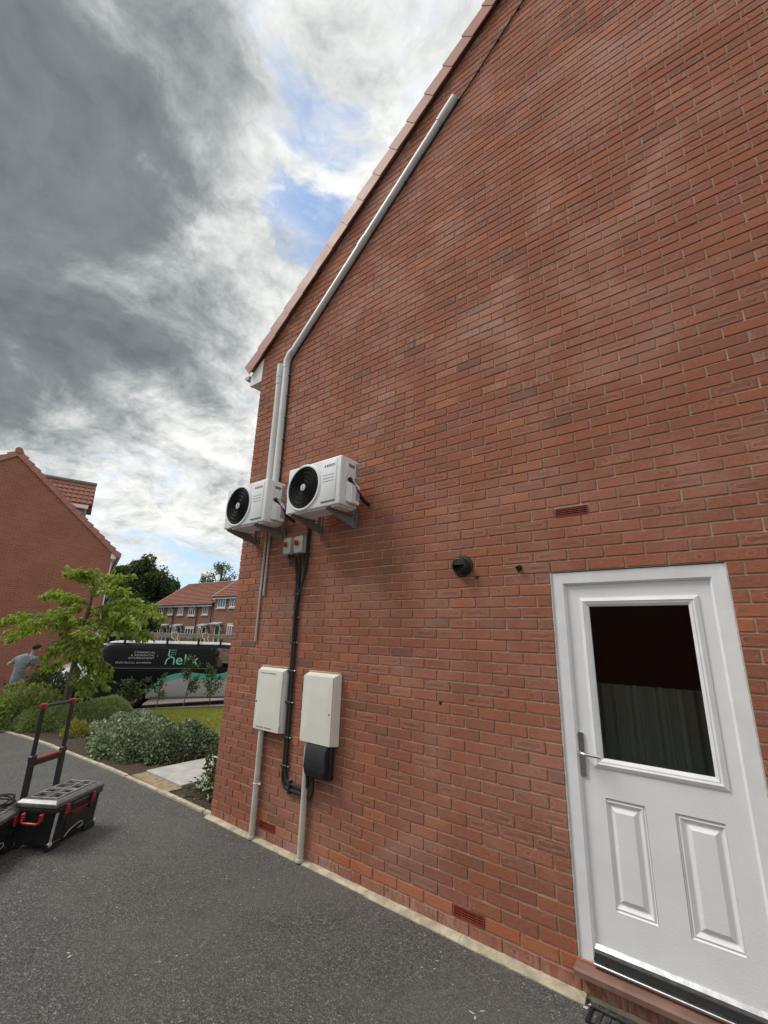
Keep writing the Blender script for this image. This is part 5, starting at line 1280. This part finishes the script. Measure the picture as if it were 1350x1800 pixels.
BR = [((148, 1100), (8, 1090), -.3, 20, .6), ((146, 1108), (14, 1119), .2, 20, .55), ((152, 1095), (60, 1085), -.6, 16, .6), ((158, 1066), (84, 1046), .3, 13, .5), ((156, 1070), (108, 1074), -.4, 12, .5), ((160, 1062), (120, 1056), .2, 10, .45),
      ((164, 1035), (132, 1008), .0, 12, .5), ((164, 1030), (150, 1004), -.2, 10, .45), ((163, 1040), (182, 1022), .3, 11, .45), ((163, 1045), (214, 1010), .5, 14, .5), ((162, 1050), (200, 1035), -.3, 12, .5),
      ((158, 1072), (258, 1062), .3, 20, .6), ((156, 1078), (276, 1080), -.2, 22, .55), ((154, 1085), (250, 1092), -.6, 18, .6), ((152, 1092), (262, 1112), .2, 18, .6), ((150, 1098), (228, 1118), -.5, 16, .55), ((155, 1080), (215, 1072), .7, 16, .6),
      ((144, 1118), (88, 1145), -.3, 14, .5), ((142, 1126), (100, 1168), .2, 14, .5), ((146, 1112), (118, 1128), -.5, 12, .5), ((143, 1120), (172, 1140), -.4, 9, .4), ((140, 1132), (190, 1188), -.2, 10, .4), ((136, 1150), (170, 1195), .3, 12, .5), ((132, 1165), (152, 1215), -.2, 10, .4), ((148, 1104), (120, 1095), .8, 14, .6), ((150, 1100), (180, 1100), .9, 14, .6), ((150, 1100), (165, 1115), -.9, 14, .6), ((145, 1115), (130, 1150), -.7, 12, .5)]
for (a0, a1, dd, ntw, sp) in BR: spray(loc(*a0), loc(*a1, dd*1.3), int(ntw*1.3), .125, .7, sp)
tw.build('trunk', BARK, tree, smooth=True)
np_leaves('crown', LP, LA, np.array(LS), .52, YL, tree, np.array(LT), rs)

def crown_tree(name, px, pytop, depth, wpx, base_z, label, m, n_clump, n_leaf, lsz, rs, rz=.5, tall=None, sparse=1.0, hang=0.0, group=None):
    top = at(px, pytop, depth); H = top.z-base_z; wd = wpx*depth/F/2
    t_ = empty(name, (top.x, top.y, base_z), 0, label, 'tree', group)
    b = MB(); limb(b, [(0, 0, 0), (.1, .1, H*.3), (-.1, 0, H*.55), (0, 0, H*.85)], H*.028, H*.006, 8)
    cz = H*(1-rz*.5); P_, A2, S_, T_ = [], [], [], []
    for c in range(n_clump):
        v = rs.normal(size=3); v /= np.linalg.norm(v); rr_ = rs.uniform(.45, 1.0)**.6; cen = np.array([v[0]*wd*.86*rr_, v[1]*wd*.86*rr_, cz+v[2]*H*rz*.46*rr_])
        if c % 2 == 0: limb(b, [(0, 0, cen[2]*.62), Vector(cen)*.55+Vector((0, 0, cen[2]*.38)), Vector(cen)], H*.008, H*.002, 5)
        cr = wd*rs.uniform(.20, .36)*sparse; k = int(n_leaf*rs.uniform(.6, 1.4)); q = rs.normal(size=(k, 3)); q /= np.linalg.norm(q, axis=1, keepdims=True); q *= (rs.rand(k, 1)**.45)*cr; q[:, 2] *= .72
        if hang: q[:, 2] -= np.abs(rs.normal(size=k))*hang
        P_.append(cen+q); a_ = q/cr+rs.normal(size=(k, 3))*.6; a_[:, 2] -= .2+hang; A2.append(a_); S_.append(lsz*rs.uniform(.6, 1.3, k)); T_.append(np.clip(rs.normal(.45, .2, k)+q[:, 2]/cr*.12+rs.normal(0, .08), 0, 1))
    b.build('trunk', BARK, t_, smooth=True); np_leaves('crown', np.concatenate(P_), np.concatenate(A2), np.concatenate(S_), .6, m, t_, np.concatenate(T_), rs)
    return t_
DKL = leaf_mat('dark_tree_leaf', (.028, .046, .015), (.052, .082, .024), (.095, .13, .04), .28)
MDL = leaf_mat('mid_tree_leaf', (.045, .08, .02), (.085, .13, .03), (.14, .19, .05), .3)
BIL = leaf_mat('birch_leaf', (.05, .075, .03), (.09, .12, .045), (.14, .17, .07), .35)
rs = np.random.RandomState(21)
crown_tree('broadleaf_tree', 265, 977, 66, 108, -1.2, 'big dark round tree left of the terrace', DKL, 95, 300, .42, rs, .80, group='trees beyond the houses')
crown_tree('broadleaf_tree', 208, 992, 60, 70, -1.2, 'lighter green tree beside the neighbour house corner', MDL, 60, 230, .36, rs, .86, group='trees beyond the houses')
crown_tree('broadleaf_tree', 236, 1045, 52, 90, -1.2, 'low dark tree behind the young tree and left of the terrace', DKL, 55, 230, .34, rs, .9, group='trees beyond the houses')
crown_tree('birch_tree', 394, 978, 80, 72, -1.0, 'thin airy birch rising behind the terrace roof', BIL, 46, 90, .30, rs, .62, sparse=.75, hang=.5, group='trees beyond the houses')
crown_tree('birch_tree', 372, 1004, 82, 60, -1.0, 'small bushy birch just above the terrace ridge', BIL, 40, 120, .30, rs, .6, sparse=.8, hang=.3, group='trees beyond the houses')

def mound(name, cx, cy, rx, ry, h, n, lsz, ratio, m, label, cat, rs, rz=0, ang=0.0, tint=(.5, .2), bumpy=.18, updir=.35, stems=10, shell=.35, group=None, fold=.25):
    o = empty(name, (cx, cy, zg(cx)), ang, label, cat, group)
    v = rs.normal(size=(n, 3)); v[:, 2] = np.abs(v[:, 2]); v /= np.linalg.norm(v, axis=1, keepdims=True)
    ph = rs.rand(6)*6.28; fr = rs.uniform(2, 6, (6, 3)); bm_ = sum(np.sin((v*fr[k]).sum(1)*1.7+ph[k]) for k in range(6))/6
    rad = (1+bumpy*bm_)*(1-shell*rs.rand(n)**2.2); p = v*rad[:, None]*np.array([rx, ry, h]); p[:, 2] = np.maximum(p[:, 2], .01)
    a_ = v*np.array([1, 1, .8])+rs.normal(size=(n, 3))*.5; a_[:, 2] += updir
    T_ = np.clip(rs.normal(tint[0], tint[1], n)+bm_*.12, 0, 1)
    b = MB()
    for i in range(stems):
        e = p[rs.randint(n)]; b.tube([(e[0]*.15, e[1]*.15, 0), (e[0]*.5, e[1]*.5, e[2]*.6), tuple(e)], .008, 4, r1=.003)
    b.build('stems', BARK, o); np_leaves('foliage', p, a_, lsz*rs.uniform(.6, 1.3, n), ratio, m, o, T_, rs, fold)
    return o
HEB = leaf_mat('hebe_leaf', (.14, .185, .075), (.24, .30, .125), (.34, .41, .18), .3)
rs = np.random.RandomState(33)
p = on_ground(60, 1288)
mound('hebe_shrub', -7.45, .78, 1.05, .72, .46, 14000, .055, .32, HEB, 'low rounded green hebe mound beside the kerb, behind the tool box handle', 'shrub', rs, bumpy=.10, updir=.6, shell=.14, group='hebe mounds')
mound('hebe_shrub', -6.55, 1.15, .72, .62, .48, 10000, .055, .32, HEB, 'green hebe mound below the young tree trunk', 'shrub', rs, bumpy=.10, updir=.6, shell=.14, group='hebe mounds')
mound('hebe_shrub', -7.9, 2.05, .60, .55, .46, 8000, .055, .32, HEB, 'small dark hebe mound nearest the black van tail', 'shrub', rs, bumpy=.10, updir=.6, shell=.14, group='hebe mounds')
EUO = leaf_mat('variegated_leaf', (.06, .09, .05), (.17, .225, .135), (.58, .62, .46), .2)
mound('euonymus_shrub', -3.35, .72, .95, .58, .40, 11000, .050, .6, EUO, 'wide variegated silver green shrub along the kerb by the path', 'shrub', rs, tint=(.48, .26), bumpy=.22, updir=.3, group='variegated shrubs')
mound('euonymus_shrub', -2.55, 1.05, .55, .62, .42, 8000, .050, .6, EUO, 'variegated shrub right beside the pale path slabs', 'shrub', rs, tint=(.40, .24), bumpy=.22, updir=.3, group='variegated shrubs')
mound('euonymus_shrub', -4.4, 1.2, .85, .7, .42, 8000, .050, .6, EUO, 'paler variegated shrub at the back by the lawn', 'shrub', rs, tint=(.58, .24), bumpy=.25, updir=.3, group='variegated shrubs')
YEL2 = leaf_mat('yellow_leaf', (.16, .17, .03), (.34, .32, .06), (.55, .50, .14), .3)
mound('golden_shrub', -5.55, .62, .26, .22, .26, 1100, .05, .45, YEL2, 'small golden yellow plant between the hebe and the variegated shrub', 'plant', rs, tint=(.6, .25), bumpy=.3, updir=.8)
FLW = leaf_mat('dull_green_leaf', (.035, .055, .018), (.075, .10, .03), (.13, .16, .05), .25); WFL = leaf_mat('white_petal', (.55, .55, .48), (.70, .70, .64), (.80, .80, .76), .2)
fs = mound('flowering_shrub', -.46, .72, .40, .52, .66, 3800, .055, .5, FLW, 'white flowered shrub pressed against the house corner', 'shrub', rs, bumpy=.35, updir=.4, shell=.55)
n = 230; v = rs.normal(size=(n, 3)); v[:, 2] = np.abs(v[:, 2])*1.2; v /= np.linalg.norm(v, axis=1, keepdims=True); pf = v*np.array([.42, .54, .70])*rs.uniform(.82, 1.05, (n, 1)); pf = np.repeat(pf, 5, 0)+rs.normal(size=(n*5, 3))*.006
np_leaves('flowers', pf, rs.normal(size=(n*5, 3))+np.array([.2, -.3, .4]), .03, .8, WFL, fs, np.clip(rs.normal(.6, .2, n*5), 0, 1), rs)
BLL = leaf_mat('broad_leaf', (.11, .15, .045), (.24, .29, .09), (.42, .44, .18), .4)
sh = at(48, 1215, 9.6)
mound('leafy_shrub', sh.x, sh.y+.1, .80, .42, .86, 2400, .085, .55, BLL, 'loose leafy shrub in front of the man', 'shrub', rs, bumpy=.35, updir=.5, shell=.45, stems=22, ang=R(38))
sh = at(4, 1215, 9.3)
mound('leafy_shrub', sh.x, sh.y, .45, .45, .72, 1100, .085, .55, BLL, 'leafy shrub cut by the left edge of the photo', 'shrub', rs, bumpy=.35, updir=.5, shell=.45, stems=14)
sh = at(88, 1180, 13.6)
mound('dark_bush', sh.x, sh.y, .8, .7, 1.25, 4200, .085, .6, DKL, 'dark green bush against the neighbour wall, right of the man', 'bush', rs, bumpy=.25, shell=.5, stems=14)
# saplings by the parking court
SAP = leaf_mat('sapling_leaf', (.03, .05, .015), (.07, .10, .028), (.16, .19, .06), .3)
def sapling(px, py, hpx, wpx, nl, lab, dense=False, lean=0.0):
    g = on_ground(px, py); d = (g-CAM).dot(fwd); H = hpx*d/F; wd = wpx*d/F/2; t_ = empty('sapling', (g.x, g.y, zg(g.x)), 0, lab, 'sapling', 'saplings by the black van'); b = MB(); P_, A2 = [], []
    lx_ = lambda f: lean*H*f**1.5*.785; ly_ = lambda f: lean*H*f**1.5*.619
    limb(b, [(0, 0, 0), (.03+lx_(.4), ly_(.4), H*.4), (-.02+lx_(.8), .02+ly_(.8), H*.8), (.02+lx_(1), ly_(1), H)], .014, .004, 6)
    nb_ = 16 if dense else 11
    for i in range(nb_):
        f = (.08 if dense else .22)+.75*(i+rs.rand())/nb_; t = rs.rand()*6.28; rr_ = wd*(1.15-.7*f)*rs.uniform(.6, 1.1); z0 = H*f; c0 = np.array([lx_(f), ly_(f), z0]); e = c0+np.array([rr_*math.cos(t), rr_*math.sin(t), rr_*.7])
        b.tube([tuple(c0), tuple(e)], .006, 4, r1=.002)
        k = nl//nb_; g_ = rs.uniform(.25, 1.08, (k, 1)); P_.append(c0+(e-c0)*g_+rs.normal(size=(k, 3))*.035); a_ = rs.normal(size=(k, 3)); a_[:, 2] += .2; A2.append(a_)
    b.build('trunk', BARK, t_); P_ = np.concatenate(P_); n = len(P_); np_leaves('crown', P_, np.concatenate(A2), .07*rs.uniform(.6, 1.3, n), .6, SAP, t_, np.clip(rs.normal(.45, .25, n), 0, 1), rs)
sapling(231, 1250, 52, 62, 1500, 'bushy sapling covering the rear wheel of the black van', True)
sapling(274, 1247, 55, 38, 260, 'thin sapling with bare stem right of the van rear wheel')
sapling(321, 1246, 84, 56, 700, 'tallest sapling in front of the middle of the black van', lean=.12)
sapling(366, 1245, 66, 62, 620, 'sapling nearest the house corner in front of the van door')

# lawn grass
GRS = leaf_mat('grass_blade', (.17, .19, .035), (.30, .315, .06), (.42, .41, .11), .4)
rs = np.random.RandomState(8); n = 42000; x = rs.uniform(-8.6, -2.25, n); lo = np.array([lawn_lo(v) for v in x]); hi = np.array([lawn_hi(v) for v in x]); y = lo+(hi-lo)*rs.rand(n)
z = np.array([zg(v) for v in x])+.018; ok = hi > lo; a_ = rs.normal(size=(n, 3))*.45; a_[:, 2] = 1
gr = np_leaves('grass', np.stack([x, y, z], 1)[ok], a_[ok], .055*rs.uniform(.5, 1.3, n)[ok], .12, GRS, None, np.clip(rs.normal(.5, .22, n)[ok], 0, 1), rs)
tag(gr, 'short green lawn grass between shrubs and vans', 'grass', kind='stuff')

# ------------------------------------------------------------------ the man
SKIN = mat('skin', (.50, .28, .20), .6); TEE = mat('grey_cotton', (.20, .22, .25), .9, var=.25, vscale=16, bump=.4, bscale=25); TROU = mat('black_cotton', (.012, .012, .013), .9); HAIR = mat('dark_hair', (.012, .010, .010), .8)
mp = at(40, 1190, 10.7); man = empty('person', (mp.x, mp.y, zg(mp.x)), R(38.3), 'person in grey t-shirt and dark trousers, seen from behind beside the shrubs', 'person')
def skinned(name, joints, edges, m, parent, sub=2):
    """joints: [(x,y,z,rx,ry)]"""
    me = bpy.data.meshes.new(name); me.from_pydata([j[:3] for j in joints], edges, []); o = bpy.data.objects.new(name, me); COL.objects.link(o)
    sk = o.modifiers.new('s', 'SKIN')
    for i, j in enumerate(joints): me.skin_vertices[0].data[i].radius = (j[3], j[4] if len(j) > 4 else j[3])
    me.skin_vertices[0].data[0].use_root = True
    sb = o.modifiers.new('d', 'SUBSURF'); sb.levels = sub; sb.render_levels = sub
    dg = bpy.context.evaluated_depsgraph_get(); m2 = bpy.data.meshes.new_from_object(o.evaluated_get(dg)); bpy.data.objects.remove(o)
    m2.materials.clear(); m2.materials.append(m); m2.polygons.foreach_set('use_smooth', [True]*len(m2.polygons)); m2.name = name
    return link(bpy.data.objects.new(name, m2), parent)
# x: right in the picture, y: away, z: up
J = [(-.13, .0, .95, .10, .08), (-.09, .02, 1.18, .10, .075), (-.04, .05, 1.40, .115, .07), (.035, .08, 1.515, .058), (.07, .09, 1.57, .054),          # pelvis..neck
     (.095, .10, 1.655, .078, .088), (.105, .10, 1.72, .07, .08),                                                                         # head
     (-.22, .04, 1.42, .05), (-.44, .0, 1.29, .046), (-.31, .10, 1.20, .036), (-.25, .14, 1.18, .030),                                       # left arm
     (.15, .06, 1.40, .05), (.06, .0, 1.18, .048), (-.02, .03, .98, .037), (-.03, .04, .91, .032),                                           # right arm
     (-.21, .0, .86, .088), (-.22, .03, .47, .058), (-.22, -.02, .08, .042), (-.22, .12, .04, .034),                                         # left leg
     (-.03, .0, .86, .088), (-.02, .05, .47, .058), (0, .0, .08, .042), (.0, .14, .04, .034)]
E_ = [(0, 1), (1, 2), (2, 3), (3, 4), (4, 5), (5, 6), (2, 7), (7, 8), (8, 9), (9, 10), (2, 11), (11, 12), (12, 13), (13, 14), (0, 15), (15, 16), (16, 17), (17, 18), (0, 19), (19, 20), (20, 21), (21, 22)]
for (hi_, base, dirv) in ((10, J[10], (.04, .03, -.03)), (14, J[14], (-.01, .01, -.06))):
    for k in range(5):
        o_ = (k-2)*.014; q1 = (base[0]+dirv[0]*.6+(o_ if hi_ == 14 else 0), base[1]+dirv[1]*.6, base[2]+dirv[2]*.6+(o_ if hi_ == 10 else 0), .010); L_ = (.7, 1.1, 1.2, 1.1, .9)[k]
        q2 = (base[0]+dirv[0]*1.5*L_+(o_*1.2 if hi_ == 14 else 0), base[1]+dirv[1]*1.5*L_+.012, base[2]+dirv[2]*1.5*L_+(o_*1.2 if hi_ == 10 else 0), .008)
        i0 = len(J); J += [q1, q2]; E_ += [(hi_, i0), (i0, i0+1)]
J[5] = (.095, .10, 1.655, .098, .108); J[6] = (.105, .10, 1.76, .085, .095)
skinned('body', J, E_, SKIN, man)
T = [(-.13, .0, .78, .17, .15), (-.13, .0, .95, .16, .135), (-.09, .02, 1.18, .165, .125), (-.04, .05, 1.39, .19, .125), (.03, .075, 1.53, .085), (-.22, .04, 1.42, .10), (-.37, .01, 1.33, .078), (.15, .06, 1.40, .10), (.10, .02, 1.24, .085)]
skinned('t_shirt', T, [(0, 1), (1, 2), (2, 3), (3, 4), (3, 5), (5, 6), (3, 7), (7, 8)], TEE, man)
skinned('trousers', [(-.12, .0, .92, .165, .14), (-.21, .0, .80, .118), (-.22, .03, .47, .085), (-.22, -.02, .06, .078), (-.03, .0, .80, .118), (-.02, .05, .47, .085), (0, .0, .06, .078)], [(0, 1), (1, 2), (2, 3), (0, 4), (4, 5), (5, 6)], TROU, man)
bm_ = bmesh.new(); bmesh.ops.create_uvsphere(bm_, u_segments=20, v_segments=12, radius=1.0)
for f_ in [f_ for f_ in bm_.faces if f_.calc_center_median().z < -.15-.35*f_.calc_center_median().y*-1]: bm_.faces.remove(f_)
me_ = bpy.data.meshes.new('hair'); bm_.to_mesh(me_); bm_.free(); me_.transform(Matrix.Translation((.10, .098, 1.70)) @ Matrix.Diagonal((.092, .104, .098, 1))); me_.materials.append(HAIR); link(bpy.data.objects.new('hair', me_), man)
MB().lathe((.168, .12, 1.655), (1, .3, 0), [(0, .016), (.02, .010), (.03, 0)], 8).build('nose', SKIN, man)
for sx in (.008, .185): MB().box(sx-.008, sx+.008, .07, .11, 1.615, 1.68, .005).build('ear', SKIN, man)
for k_e in (.135, .165): MB().lathe((k_e, .178, 1.672), (0, 1, 0), [(0, .008), (.006, .004), (.006, 0)], 8).build('eye', HAIR, man)
MB().box(.13, .165, .175, .183, 1.605, 1.613).build('mouth', mat('lips', (.35, .13, .11), .6), man)
# every thing's base point sits inside the frame of its own parts
